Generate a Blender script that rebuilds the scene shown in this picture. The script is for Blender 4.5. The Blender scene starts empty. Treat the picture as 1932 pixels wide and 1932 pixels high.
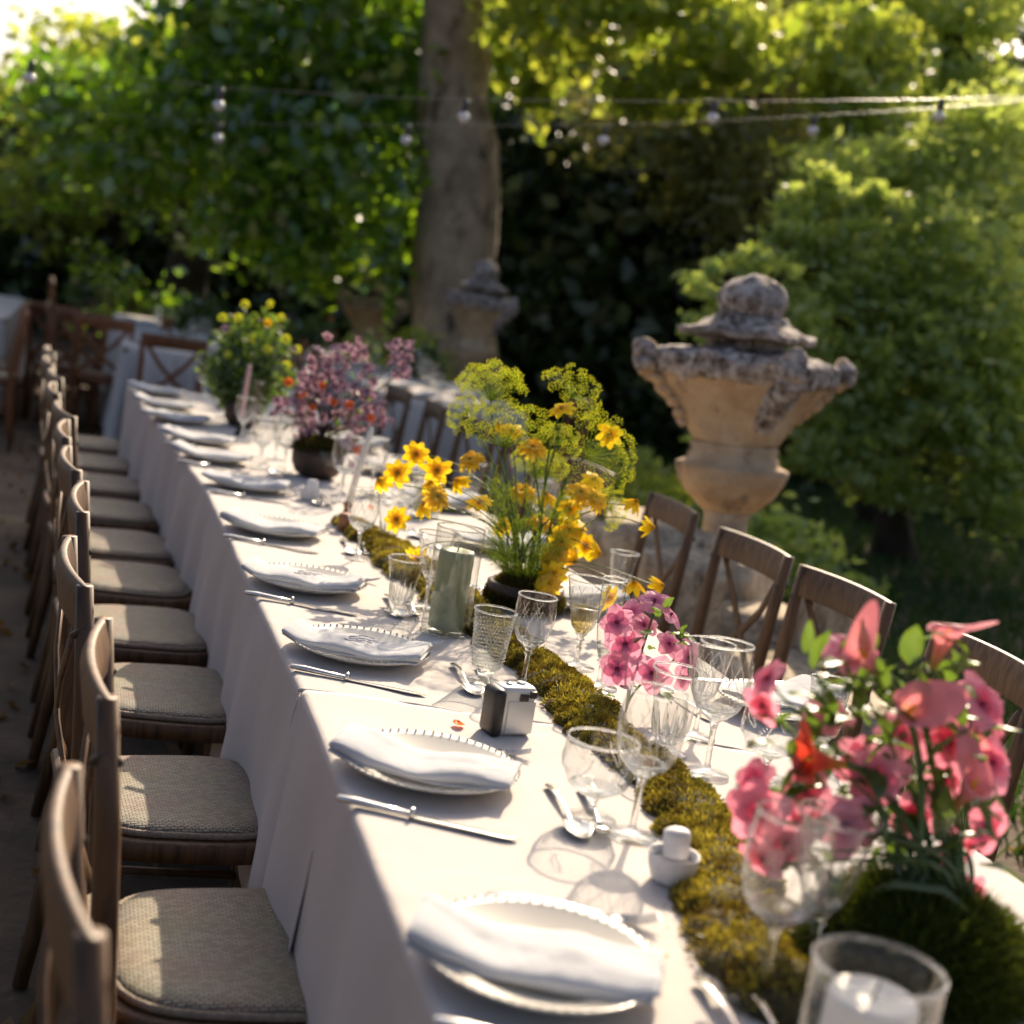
import bpy, math, random
import numpy as np
from mathutils import Vector, Matrix, Euler
R = math.radians
PI = math.pi
rng = np.random.default_rng(7)
random.seed(7)
scene = bpy.context.scene
col = scene.collection

# ------------------------------------------------------------------ camera
F_PX, S_PX = 2725.0, 1932.0              # focal length and picture size in the same pixels
ROLL, PITCH = R(9.0), math.atan((966-570)*math.cos(R(9.0))/2725.0)
EYE = 1.44                               # camera 1.44 m above the ground
FWD = Vector((0, math.cos(PITCH), -math.sin(PITCH)))
_u0 = Vector((0, math.sin(PITCH), math.cos(PITCH)))
_r0 = Vector((1, 0, 0))
RT = _r0*math.cos(ROLL)+_u0*math.sin(ROLL)
UP = _u0*math.cos(ROLL)-_r0*math.sin(ROLL)
CAM = Vector((0, 0, EYE))
cd = bpy.data.cameras.new('camera'); cam = bpy.data.objects.new('camera', cd); col.objects.link(cam)
m3 = Matrix((RT, UP, -FWD)).transposed()
cam.matrix_world = Matrix.Translation(CAM) @ m3.to_4x4()
cd.sensor_width = 36; cd.sensor_fit = 'HORIZONTAL'; cd.lens = 36*F_PX/S_PX
cd.clip_start = 0.05; cd.clip_end = 500
cd.dof.use_dof = True; cd.dof.focus_distance = 2.62; cd.dof.aperture_fstop = 2.8
scene.camera = cam

# ------------------------------------------------------------------ light
SUN = Vector((0.31, 1.56, 1.0)).normalized()     # towards the sun: low, behind the table, a little right
w = bpy.data.worlds.new('World'); scene.world = w; w.use_nodes = True
nt = w.node_tree; bg = nt.nodes['Background']
sky = nt.nodes.new('ShaderNodeTexSky'); sky.sky_type = 'NISHITA'; sky.sun_disc = False
sky.sun_elevation = math.asin(SUN.z); sky.sun_rotation = math.atan2(SUN.x, SUN.y)
sky.air_density = 0.7; sky.dust_density = 5.0; sky.ozone_density = 0.15
nt.links.new(sky.outputs[0], bg.inputs[0]); bg.inputs[1].default_value = 0.092
sl = bpy.data.lights.new('sun', 'SUN'); so = bpy.data.objects.new('sun', sl); col.objects.link(so)
sl.energy = 4.4; sl.angle = R(0.55); sl.color = (1.0, 0.82, 0.60)
so.rotation_euler = SUN.to_track_quat('Z', 'Y').to_euler()
vs = scene.view_settings; vs.view_transform = 'Standard'; vs.look = 'None'; vs.gamma = 1; vs.exposure = 0.9; vs.use_curve_mapping = False
scene.render.engine = 'CYCLES'
cy = scene.cycles
cy.max_bounces = 10; cy.transparent_max_bounces = 24; cy.transmission_bounces = 8; cy.diffuse_bounces = 4; cy.glossy_bounces = 4
cy.sample_clamp_indirect = 6.0; cy.caustics_refractive = True; cy.caustics_reflective = False
cy.use_denoising = True

# ------------------------------------------------------------------ helpers
def ray(px, py):
    return (px-966)/F_PX*RT - (py-966)/F_PX*UP + FWD
def at(px, py, z=0.75):                  # point of the horizontal plane z seen there
    d = ray(px, py); return CAM + d*((z-EYE)/d.z)
def dep(px, py, D):                      # point at distance D
    return CAM + ray(px, py)*D
TR = random.random

class MB:
    def __init__(s): s.v = []; s.f = []
    def add(s, vs_, fs):
        o = len(s.v); s.v += [tuple(p) for p in vs_]; s.f += [tuple(i+o for i in f) for f in fs]
        return s
    def box(s, c, d, rot=None):
        cx, cy_, cz = c; hx, hy, hz = d[0]/2, d[1]/2, d[2]/2
        P = [Vector((x*hx, y*hy, z*hz)) for z in (-1, 1) for y in (-1, 1) for x in (-1, 1)]
        if rot: P = [rot @ p for p in P]
        P = [p+Vector(c) for p in P]
        return s.add(P, [(0,2,3,1),(4,5,7,6),(0,1,5,4),(2,6,7,3),(0,4,6,2),(1,3,7,5)])
    def tube(s, path, rad, n=8, flat=1.0, cap=True, side=None):
        path = [Vector(p) for p in path]; N = len(path)
        if not hasattr(rad, '__len__'): rad = [rad]*N
        vv = []; prev = side and Vector(side)
        for i, p in enumerate(path):
            t = (path[min(i+1, N-1)]-path[max(i-1, 0)])
            if t.length < 1e-9: t = Vector((0, 0, 1))
            t.normalize()
            a = prev if prev else Vector((0, 0, 1)) if abs(t.z) < .9 else Vector((1, 0, 0))
            a = (a - t*a.dot(t))
            if a.length < 1e-6: a = t.orthogonal()
            a.normalize(); prev = a; b = t.cross(a)
            for k in range(n):
                th = 2*PI*k/n
                vv.append(p + a*(rad[i]*math.cos(th)) + b*(rad[i]*flat*math.sin(th)))
        ff = [(i*n+k, i*n+(k+1) % n, (i+1)*n+(k+1) % n, (i+1)*n+k) for i in range(N-1) for k in range(n)]
        if cap: ff += [tuple(range(n))[::-1], tuple((N-1)*n+k for k in range(n))]
        return s.add(vv, ff)
    def lathe(s, prof, n=24, c=(0, 0, 0), mod=None, cap=False):
        vv = []; N = len(prof)
        for i, (r, z) in enumerate(prof):
            for k in range(n):
                th = 2*PI*k/n; rr = r*(mod(th, z, k) if mod else 1)
                vv.append((c[0]+rr*math.cos(th), c[1]+rr*math.sin(th), c[2]+z))
        ff = [(i*n+k, i*n+(k+1) % n, (i+1)*n+(k+1) % n, (i+1)*n+k) for i in range(N-1) for k in range(n)]
        if cap: ff += [tuple(range(n))[::-1], tuple((N-1)*n+k for k in range(n))]
        return s.add(vv, ff)
    def grid(s, fn, nu, nv):             # fn(a, b) for a, b in 0..1
        vv = [fn(i/nu, j/nv) for i in range(nu+1) for j in range(nv+1)]
        ff = [(i*(nv+1)+j, (i+1)*(nv+1)+j, (i+1)*(nv+1)+j+1, i*(nv+1)+j+1) for i in range(nu) for j in range(nv)]
        return s.add(vv, ff)
    def mesh(s, name, mat, smooth=True):
        me = bpy.data.meshes.new(name); me.from_pydata(s.v, [], s.f); me.validate(); me.update()
        if smooth: me.polygons.foreach_set('use_smooth', [True]*len(me.polygons))
        for m in (mat if isinstance(mat, (list, tuple)) else [mat]): me.materials.append(m)
        return me
    def build(s, name, mat, parent=None, smooth=True, bevel=0, sub=0, auto=False):
        o = bpy.data.objects.new(name, s.mesh(name, mat, smooth)); col.objects.link(o)
        if parent: o.parent = parent
        if bevel:
            b = o.modifiers.new('b', 'BEVEL'); b.width = bevel; b.segments = 2; b.limit_method = 'ANGLE'; b.angle_limit = R(40)
        if sub:
            b = o.modifiers.new('s', 'SUBSURF'); b.levels = sub; b.render_levels = sub
        return o

def npmesh(name, V, Q, mat, parent=None, smooth=False):     # numpy arrays of verts and quads
    V = np.asarray(V, dtype=np.float32); Q = np.asarray(Q, dtype=np.int32); k = Q.shape[1]
    me = bpy.data.meshes.new(name)
    me.vertices.add(len(V)); me.vertices.foreach_set('co', V.ravel())
    me.loops.add(Q.size); me.loops.foreach_set('vertex_index', Q.ravel())
    me.polygons.add(len(Q)); me.polygons.foreach_set('loop_start', np.arange(0, Q.size, k, dtype=np.int32))
    if smooth: me.polygons.foreach_set('use_smooth', np.ones(len(Q), dtype=bool))
    me.materials.append(mat); me.update(); me.validate()
    o = bpy.data.objects.new(name, me); col.objects.link(o)
    if parent: o.parent = parent
    return o
def link_mesh(name, me, parent=None, loc=(0, 0, 0), q=None, sc=1.0):
    o = bpy.data.objects.new(name, me); col.objects.link(o); o.parent = parent; o.location = loc
    if q is not None: o.rotation_mode = 'QUATERNION'; o.rotation_quaternion = q
    o.scale = (sc,)*3 if not hasattr(sc, '__len__') else sc
    return o
def tag(o, label, cat, group=None, kind=None):
    o['label'] = label; o['category'] = cat
    if group: o['group'] = group
    if kind: o['kind'] = kind
    return o
def struct(o, label=None):
    o['kind'] = 'structure'
    if label: o['label'] = label
    return o
def empty(name, loc=(0, 0, 0), rz=0.0, label='', cat='', group=None):
    o = bpy.data.objects.new(name, None); col.objects.link(o); o.location = loc; o.rotation_euler = (0, 0, rz)
    o.empty_display_size = .05
    return tag(o, label, cat, group)
KIDS = {}
def kids_of(o): return [c for c in list(o.children)]
def copy_tree(o, parent=None):
    c = o.copy(); col.objects.link(c)
    if parent: c.parent = parent
    for ch in kids_of(o): copy_tree(ch, c)
    return c
def dup(o, loc, rz, label, group=None, sc=None):
    c = copy_tree(o); c.location = loc; c.rotation_euler = (0, 0, rz); c['label'] = label
    if group: c['group'] = group
    if sc: c.scale = (sc,)*3
    return c
_used = set()
def put(proto, loc, rz, label, group=None, sc=None, tilt=None):     # the first use moves the source itself
    if proto.name not in _used:
        _used.add(proto.name); o = proto; o.location = loc; o.rotation_euler = (0, 0, rz); o['label'] = label
        if group: o['group'] = group
        if sc: o.scale = (sc,)*3
    else:
        o = dup(proto, loc, rz, label, group, sc)
        if not sc: o.scale = (1, 1, 1)
    if tilt: o.rotation_euler = (tilt[0], tilt[1], rz)
    return o

_perm = rng.random((64, 64, 64)).astype(np.float32)
def vn(P, sc=1.0):                       # smooth value noise, -1..1
    P = np.atleast_2d(np.asarray(P, dtype=np.float64))*sc + 1000.0
    I = np.floor(P).astype(int); f = P-I; f = f*f*(3-2*f); I %= 64; J = (I+1) % 64
    r = 0
    for dx in (0, 1):
        for dy in (0, 1):
            for dz in (0, 1):
                X = J[:, 0] if dx else I[:, 0]; Y = J[:, 1] if dy else I[:, 1]; Z = J[:, 2] if dz else I[:, 2]
                r = r + _perm[X, Y, Z]*(f[:, 0] if dx else 1-f[:, 0])*(f[:, 1] if dy else 1-f[:, 1])*(f[:, 2] if dz else 1-f[:, 2])
    return r*2-1
def v1(x, y, z=0.0, sc=1.0): return float(vn([[x, y, z]], sc)[0])
def rough(o, amp, sc, seed=0.0):         # push vertices about with noise
    me = o.data; n = len(me.vertices); co = np.zeros(n*3, dtype=np.float32); me.vertices.foreach_get('co', co); co = co.reshape(-1, 3)
    d = np.stack([vn(co+seed+k*17.3, sc)+.5*vn(co+seed+k*7.7, sc*2.3) for k in range(3)], 1)*amp
    me.vertices.foreach_set('co', (co+d).astype(np.float32).ravel()); me.update()
    return o

# ------------------------------------------------------------------ materials
def mat(name, c=(.5, .5, .5), rough_=.6, metal=0.0, spec=.5, vary=None, vsc=8.0, bump=0.0, bsc=60.0, c2=None, coat=0, sheen=0):
    m = bpy.data.materials.new(name); m.use_nodes = True; t = m.node_tree; N = t.nodes; L = t.links; b = N['Principled BSDF']
    b.inputs['Base Color'].default_value = (*c, 1); b.inputs['Roughness'].default_value = rough_; b.inputs['Metallic'].default_value = metal
    b.inputs['Specular IOR Level'].default_value = spec; b.inputs['Sheen Weight'].default_value = sheen
    tc = N.new('ShaderNodeTexCoord')
    if c2:
        n = N.new('ShaderNodeTexNoise'); n.inputs['Scale'].default_value = vsc; n.inputs['Detail'].default_value = 6; n.inputs['Roughness'].default_value = .65
        L.new(tc.outputs['Object'], n.inputs['Vector'])
        r = N.new('ShaderNodeValToRGB'); r.color_ramp.elements[0].position = .38; r.color_ramp.elements[1].position = .62
        r.color_ramp.elements[0].color = (*c, 1); r.color_ramp.elements[1].color = (*c2, 1)
        L.new(n.outputs['Fac'], r.inputs['Fac']); L.new(r.outputs[0], b.inputs['Base Color'])
    if bump:
        n2 = N.new('ShaderNodeTexNoise'); n2.inputs['Scale'].default_value = bsc; n2.inputs['Detail'].default_value = 5
        L.new(tc.outputs['Object'], n2.inputs['Vector'])
        bp = N.new('ShaderNodeBump'); bp.inputs['Strength'].default_value = bump; bp.inputs['Distance'].default_value = .01
        L.new(n2.outputs['Fac'], bp.inputs['Height']); L.new(bp.outputs[0], b.inputs['Normal'])
    return m
def leafmat(name, c, c2, trans=.5, tcol=None, gl=.06, rg=.35):      # two-sided leaf: diffuse + translucent + a little gloss
    m = bpy.data.materials.new(name); m.use_nodes = True; t = m.node_tree; N = t.nodes; L = t.links
    N.remove(N['Principled BSDF']); out = N['Material Output']
    g = N.new('ShaderNodeNewGeometry'); r = N.new('ShaderNodeValToRGB')
    r.color_ramp.elements[0].color = (*c, 1); r.color_ramp.elements[1].color = (*c2, 1)
    L.new(g.outputs['Random Per Island'], r.inputs['Fac'])
    d = N.new('ShaderNodeBsdfDiffuse'); tl = N.new('ShaderNodeBsdfTranslucent'); gs = N.new('ShaderNodeBsdfGlossy'); gs.inputs['Roughness'].default_value = rg
    L.new(r.outputs[0], d.inputs['Color'])
    mx = N.new('ShaderNodeMix'); mx.data_type = 'RGBA'; mx.blend_type = 'MULTIPLY'; mx.inputs[0].default_value = 1
    L.new(r.outputs[0], mx.inputs[6]); mx.inputs[7].default_value = (*(tcol or (1.6, 1.5, .7)), 1); L.new(mx.outputs[2], tl.inputs['Color'])
    a = N.new('ShaderNodeMixShader'); a.inputs[0].default_value = trans; L.new(d.outputs[0], a.inputs[1]); L.new(tl.outputs[0], a.inputs[2])
    b = N.new('ShaderNodeMixShader'); b.inputs[0].default_value = gl; L.new(a.outputs[0], b.inputs[1]); L.new(gs.outputs[0], b.inputs[2])
    L.new(b.outputs[0], out.inputs['Surface'])
    return m
def patchy(m, c3, sc, pos=.52):           # blotches of another colour over a leaf material
    t = m.node_tree; N = t.nodes; L = t.links; r = [n for n in N if n.type == 'VALTORGB'][0]
    tc = N.new('ShaderNodeTexCoord'); n = N.new('ShaderNodeTexNoise'); n.inputs['Scale'].default_value = sc; n.inputs['Detail'].default_value = 4; L.new(tc.outputs['Object'], n.inputs['Vector'])
    q = N.new('ShaderNodeValToRGB'); q.color_ramp.elements[0].position = pos-.06; q.color_ramp.elements[1].position = pos+.10; L.new(n.outputs['Fac'], q.inputs['Fac'])
    mx = N.new('ShaderNodeMix'); mx.data_type = 'RGBA'; L.new(q.outputs[0], mx.inputs[0]); mx.inputs[7].default_value = (*c3, 1)
    for l in [l for l in L if l.from_node == r]:
        to = l.to_socket; L.remove(l); L.new(mx.outputs[2], to)
    L.new(r.outputs[0], mx.inputs[6])
def glassmat(name, tint=(.97, .98, .98), clear=.0, thin=True, bump=0.0, bsc=300, pattern=None, rg=.0, k=.95):
    m = bpy.data.materials.new(name); m.use_nodes = True; t = m.node_tree; N = t.nodes; L = t.links
    N.remove(N['Principled BSDF']); out = N['Material Output']
    tr = N.new('ShaderNodeBsdfTransparent'); tr.inputs[0].default_value = (*tint, 1)
    gs = N.new('ShaderNodeBsdfGlossy'); gs.inputs['Roughness'].default_value = .03
    nrm = None
    if bump:
        tc = N.new('ShaderNodeTexCoord')
        n2 = N.new('ShaderNodeTexVoronoi'); n2.inputs['Scale'].default_value = bsc
        L.new(tc.outputs['Object'], n2.inputs['Vector'])
        bp = N.new('ShaderNodeBump'); bp.inputs['Strength'].default_value = bump; bp.inputs['Distance'].default_value = .002
        L.new(n2.outputs['Distance'], bp.inputs['Height']); nrm = bp.outputs[0]; L.new(nrm, gs.inputs['Normal'])
    if thin:
        lw = N.new('ShaderNodeLayerWeight'); lw.inputs['Blend'].default_value = .5
        if nrm: L.new(nrm, lw.inputs['Normal'])
        pw = N.new('ShaderNodeMath'); pw.operation = 'POWER'; pw.inputs[1].default_value = 2.6; L.new(lw.outputs['Facing'], pw.inputs[0])
        mm = N.new('ShaderNodeMath'); mm.operation = 'MULTIPLY_ADD'; mm.inputs[1].default_value = k; mm.inputs[2].default_value = .075; mm.use_clamp = True
        L.new(pw.outputs[0], mm.inputs[0])
        a = N.new('ShaderNodeMixShader'); L.new(mm.outputs[0], a.inputs[0]); L.new(tr.outputs[0], a.inputs[1]); L.new(gs.outputs[0], a.inputs[2])
    else:
        gl = N.new('ShaderNodeBsdfGlass'); gl.inputs['IOR'].default_value = 1.5; gl.inputs['Roughness'].default_value = rg; gl.inputs[0].default_value = (*tint, 1)
        if nrm: L.new(nrm, gl.inputs['Normal'])
        a = N.new('ShaderNodeMixShader'); a.inputs[0].default_value = 1-clear; L.new(tr.outputs[0], a.inputs[1]); L.new(gl.outputs[0], a.inputs[2])
    L.new(a.outputs[0], out.inputs['Surface'])
    return m
def cloth_mat(name, c, c2, weave=900.0, st=.25, wr=.5):
    m = bpy.data.materials.new(name); m.use_nodes = True; t = m.node_tree; N = t.nodes; L = t.links; b = N['Principled BSDF']
    b.inputs['Roughness'].default_value = .9; b.inputs['Specular IOR Level'].default_value = .15; b.inputs['Sheen Weight'].default_value = .15
    tc = N.new('ShaderNodeTexCoord')
    n = N.new('ShaderNodeTexNoise'); n.inputs['Scale'].default_value = 5; n.inputs['Detail'].default_value = 8
    L.new(tc.outputs['Object'], n.inputs['Vector'])
    r = N.new('ShaderNodeValToRGB'); r.color_ramp.elements[0].position = .35; r.color_ramp.elements[1].position = .65
    r.color_ramp.elements[0].color = (*c, 1); r.color_ramp.elements[1].color = (*c2, 1)
    L.new(n.outputs['Fac'], r.inputs['Fac']); L.new(r.outputs[0], b.inputs['Base Color'])
    hs = []
    for ax in ('X', 'Y', 'Z'):
        wv = N.new('ShaderNodeTexWave'); wv.bands_direction = ax; wv.inputs['Scale'].default_value = weave/20; wv.inputs['Distortion'].default_value = 1.5
        wv.inputs['Detail'].default_value = 2; wv.inputs['Detail Scale'].default_value = 4
        L.new(tc.outputs['Object'], wv.inputs['Vector']); hs.append(wv.outputs['Fac'])
    ad = N.new('ShaderNodeMath'); L.new(hs[0], ad.inputs[0]); L.new(hs[1], ad.inputs[1])
    ad2 = N.new('ShaderNodeMath'); L.new(ad.outputs[0], ad2.inputs[0]); L.new(hs[2], ad2.inputs[1])
    bp = N.new('ShaderNodeBump'); bp.inputs['Strength'].default_value = st; bp.inputs['Distance'].default_value = .0015
    L.new(ad2.outputs[0], bp.inputs['Height'])
    n3 = N.new('ShaderNodeTexNoise'); n3.inputs['Scale'].default_value = 14; n3.inputs['Detail'].default_value = 4; n3.inputs['Distortion'].default_value = .6
    L.new(tc.outputs['Object'], n3.inputs['Vector'])
    bp2 = N.new('ShaderNodeBump'); bp2.inputs['Strength'].default_value = wr; bp2.inputs['Distance'].default_value = .006
    L.new(n3.outputs['Fac'], bp2.inputs['Height']); L.new(bp.outputs[0], bp2.inputs['Normal']); L.new(bp2.outputs[0], b.inputs['Normal'])
    return m
def wood_mat(name, c, c2, sc=6.0):
    m = bpy.data.materials.new(name); m.use_nodes = True; t = m.node_tree; N = t.nodes; L = t.links; b = N['Principled BSDF']
    b.inputs['Roughness'].default_value = .5; b.inputs['Specular IOR Level'].default_value = .4
    tc = N.new('ShaderNodeTexCoord'); mp = N.new('ShaderNodeMapping'); mp.inputs['Scale'].default_value = (9, 9, 1.2)
    L.new(tc.outputs['Object'], mp.inputs['Vector'])
    n = N.new('ShaderNodeTexNoise'); n.inputs['Scale'].default_value = sc; n.inputs['Detail'].default_value = 7; n.inputs['Distortion'].default_value = 1.0
    L.new(mp.outputs[0], n.inputs['Vector'])
    r = N.new('ShaderNodeValToRGB'); r.color_ramp.elements[0].position = .32; r.color_ramp.elements[1].position = .66
    r.color_ramp.elements[0].color = (*c, 1); r.color_ramp.elements[1].color = (*c2, 1)
    oi = N.new('ShaderNodeObjectInfo'); hv = N.new('ShaderNodeHueSaturation')
    mr = N.new('ShaderNodeMapRange'); mr.inputs[3].default_value = .8; mr.inputs[4].default_value = 1.2
    L.new(oi.outputs['Random'], mr.inputs[0]); L.new(mr.outputs[0], hv.inputs['Value'])
    L.new(n.outputs['Fac'], r.inputs['Fac']); L.new(r.outputs[0], hv.inputs['Color']); L.new(hv.outputs[0], b.inputs['Base Color'])
    bp = N.new('ShaderNodeBump'); bp.inputs['Strength'].default_value = .25; bp.inputs['Distance'].default_value = .002
    L.new(n.outputs['Fac'], bp.inputs['Height']); L.new(bp.outputs[0], b.inputs['Normal'])
    return m
def weave_mat(name):                     # woven rush seat: raised cells in a basket weave
    m = bpy.data.materials.new(name); m.use_nodes = True; t = m.node_tree; N = t.nodes; L = t.links; b = N['Principled BSDF']
    b.inputs['Roughness'].default_value = .55; b.inputs['Specular IOR Level'].default_value = .4
    tc = N.new('ShaderNodeTexCoord'); br = N.new('ShaderNodeTexBrick')
    L.new(tc.outputs['Object'], br.inputs['Vector'])
    br.inputs['Scale'].default_value = 1; br.inputs['Brick Width'].default_value = .012; br.inputs['Row Height'].default_value = .006
    br.inputs['Mortar Size'].default_value = .0014; br.inputs['Mortar Smooth'].default_value = .8; br.offset = .5
    br.inputs['Color1'].default_value = (.46, .40, .31, 1); br.inputs['Color2'].default_value = (.29, .24, .18, 1); br.inputs['Mortar'].default_value = (.20, .15, .10, 1)
    n = N.new('ShaderNodeTexNoise'); n.inputs['Scale'].default_value = 9; n.inputs['Detail'].default_value = 5; L.new(tc.outputs['Object'], n.inputs['Vector'])
    mx = N.new('ShaderNodeMix'); mx.data_type = 'RGBA'; mx.blend_type = 'MULTIPLY'; mx.inputs[0].default_value = .5
    L.new(br.outputs['Color'], mx.inputs[6]); L.new(n.outputs['Color'], mx.inputs[7]); L.new(mx.outputs[2], b.inputs['Base Color'])
    bp = N.new('ShaderNodeBump'); bp.inputs['Strength'].default_value = .9; bp.inputs['Distance'].default_value = .003; bp.invert = True
    L.new(br.outputs['Fac'], bp.inputs['Height']); L.new(bp.outputs[0], b.inputs['Normal'])
    return m
M = {}
M['cloth'] = cloth_mat('white linen tablecloth', (.57, .525, .49), (.61, .565, .525), 3000, .2, .35)
M['napkin'] = cloth_mat('white linen napkin', (.50, .51, .53), (.56, .57, .59), 3000, .2, .6)
M['wood'] = wood_mat('oiled brown wood', (.048, .025, .011), (.14, .073, .033))
M['redwood'] = wood_mat('red brown wood', (.15, .055, .020), (.30, .115, .042))
M['weave'] = weave_mat('woven rush')
M['plate'] = mat('cream glazed plate', (.58, .55, .48), .22, spec=.6, c2=(.64, .61, .54), vsc=3)
M['silver'] = mat('silver cutlery', (.72, .70, .66), .2, metal=1.0, bump=.05, bsc=90)
M['glass'] = glassmat('thin clear glass')
M['etched'] = glassmat('dimpled clear glass', (.90, .92, .90), bump=.9, bsc=260)
M['crystal'] = glassmat('solid clear crystal', (.97, .98, .98), clear=.35, thin=False)
M['line'] = glassmat('cut line in crystal', (.98, .98, .98), clear=.25, thin=False, rg=.25)
M['candle_green'] = mat('sage green wax', (.25, .28, .15), .45, c2=(.33, .36, .21), vsc=14, spec=.4)
M['wax_white'] = mat('white wax', (.78, .74, .68), .5, spec=.4)
M['wax_pink'] = mat('pink wax', (.68, .42, .40), .5, spec=.4)
M['wick'] = mat('burnt wick', (.02, .015, .012), .9)
M['ceramic'] = mat('matt white ceramic', (.70, .69, .68), .6, c2=(.76, .75, .74), vsc=20)
M['black'] = mat('black rubberised plastic', (.014, .012, .012), .38, bump=.1, bsc=400)
M['camsilver'] = mat('silver painted plastic', (.62, .62, .60), .35, metal=.35)
M['copper'] = mat('brown metal', (.25, .12, .07), .4, metal=.6)
M['darkbowl'] = mat('dark brown bowl', (.035, .02, .014), .6, c2=(.07, .04, .025), vsc=20)
M['wine'] = glassmat('pale wine', (.97, .86, .52))
M['liquid'] = mat('pale amber wine surface', (.75, .45, .12), .1)
M['wire'] = mat('black cable', (.03, .028, .026), .35, spec=.8)
M['bulb'] = mat('frosted bulb glass', (.8, .8, .8), .12, spec=.8)
M['moss'] = leafmat('moss fronds', (.17, .15, .022), (.50, .43, .09), trans=.35, tcol=(1.4, 1.3, .6), gl=.02)
def basegrad(m, c3, z0, z1):             # greenish at the base of a flower
    t = m.node_tree; N = t.nodes; L = t.links; r = [n for n in N if n.type == 'VALTORGB'][0]
    tc = N.new('ShaderNodeTexCoord'); sx = N.new('ShaderNodeSeparateXYZ'); L.new(tc.outputs['Object'], sx.inputs[0])
    mr = N.new('ShaderNodeMapRange'); mr.inputs[1].default_value = z0; mr.inputs[2].default_value = z1; L.new(sx.outputs[2], mr.inputs[0])
    mx = N.new('ShaderNodeMix'); mx.data_type = 'RGBA'; L.new(mr.outputs[0], mx.inputs[0]); mx.inputs[6].default_value = (*c3, 1)
    for l in [l for l in L if l.from_node == r]:
        to = l.to_socket; L.remove(l); L.new(mx.outputs[2], to)
    L.new(r.outputs[0], mx.inputs[7])
patchy(M['moss'], (.12, .085, .02), 22, .50)
M['mossbase'] = mat('moss underlayer', (.030, .026, .008), .9, c2=(.07, .055, .012), vsc=40)
M['peat'] = mat('dark peat', (.02, .014, .008), .9, c2=(.05, .032, .016), vsc=40, bump=.5)
M['petal_y'] = leafmat('yellow petals', (.88, .62, .012), (.95, .74, .03), trans=.5, tcol=(1.1, 1.05, .8), gl=.02)
M['petal_g'] = leafmat('golden ruffled petals', (.86, .60, .04), (.93, .74, .12), trans=.5, tcol=(1.1, 1.05, .8), gl=.02)
M['disc'] = mat('orange flower centre', (.50, .22, .01), .8, c2=(.65, .36, .02), vsc=300)
M['umbel'] = leafmat('dill florets', (.60, .64, .05), (.80, .78, .12), trans=.5, tcol=(1.3, 1.3, .5), gl=.02)
M['stem'] = leafmat('green stems', (.07, .12, .02), (.14, .22, .045), trans=.3, gl=.05)
M['fern'] = leafmat('feathery dill leaves', (.16, .25, .03), (.38, .46, .08), trans=.5, tcol=(1.5, 1.5, .6), gl=.03)
M['petal_p'] = leafmat('pink mallow petals', (.78, .30, .40), (.86, .45, .55), trans=.5, tcol=(1.15, .9, .95), gl=.02)
M['petal_l'] = leafmat('lilac pink petals', (.72, .36, .48), (.80, .48, .60), trans=.5, tcol=(1.15, .95, 1.0), gl=.02)
M['calla'] = leafmat('coral pink spathe', (.78, .22, .26), (.86, .34, .40), trans=.5, tcol=(1.1, .95, .9), gl=.05)
M['calla_r'] = leafmat('red calla spathe', (.62, .06, .035), (.72, .10, .05), trans=.45, tcol=(1.3, .8, .7), gl=.06)
M['mauve'] = leafmat('mauve blossom petals', (.24, .14, .19), (.60, .44, .50), trans=.35, tcol=(1.1, .95, 1.0), gl=.02)
M['orange'] = leafmat('orange petals', (.72, .16, .03), (.85, .26, .06), trans=.4, tcol=(1.2, .9, .6), gl=.02)
M['leaf'] = leafmat('fresh green leaves', (.05, .10, .02), (.12, .20, .04), trans=.5, gl=.08)
M['white_f'] = leafmat('white petals', (.7, .7, .66), (.8, .8, .76), trans=.4, tcol=(1, 1, 1), gl=.02)
M['lichen'] = mat('lichen crusted stone', (.07, .045, .028), .95, c2=(.50, .45, .42), vsc=22, bump=1.0, bsc=45)
M['ochre'] = mat('ochre limestone', (.42, .28, .16), .9, c2=(.60, .46, .30), vsc=5, bump=.6, bsc=40)
M['rock'] = mat('rough limestone', (.32, .25, .17), .95, c2=(.62, .53, .40), vsc=6, bump=1.0, bsc=24)
M['bark'] = mat('smooth mottled bark', (.25, .185, .125), .9, c2=(.45, .34, .23), vsc=3.5, bump=.8, bsc=14)
M['darkbark'] = mat('dark bark', (.025, .018, .012), .95, c2=(.05, .035, .025), vsc=5, bump=.6, bsc=14)
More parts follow.
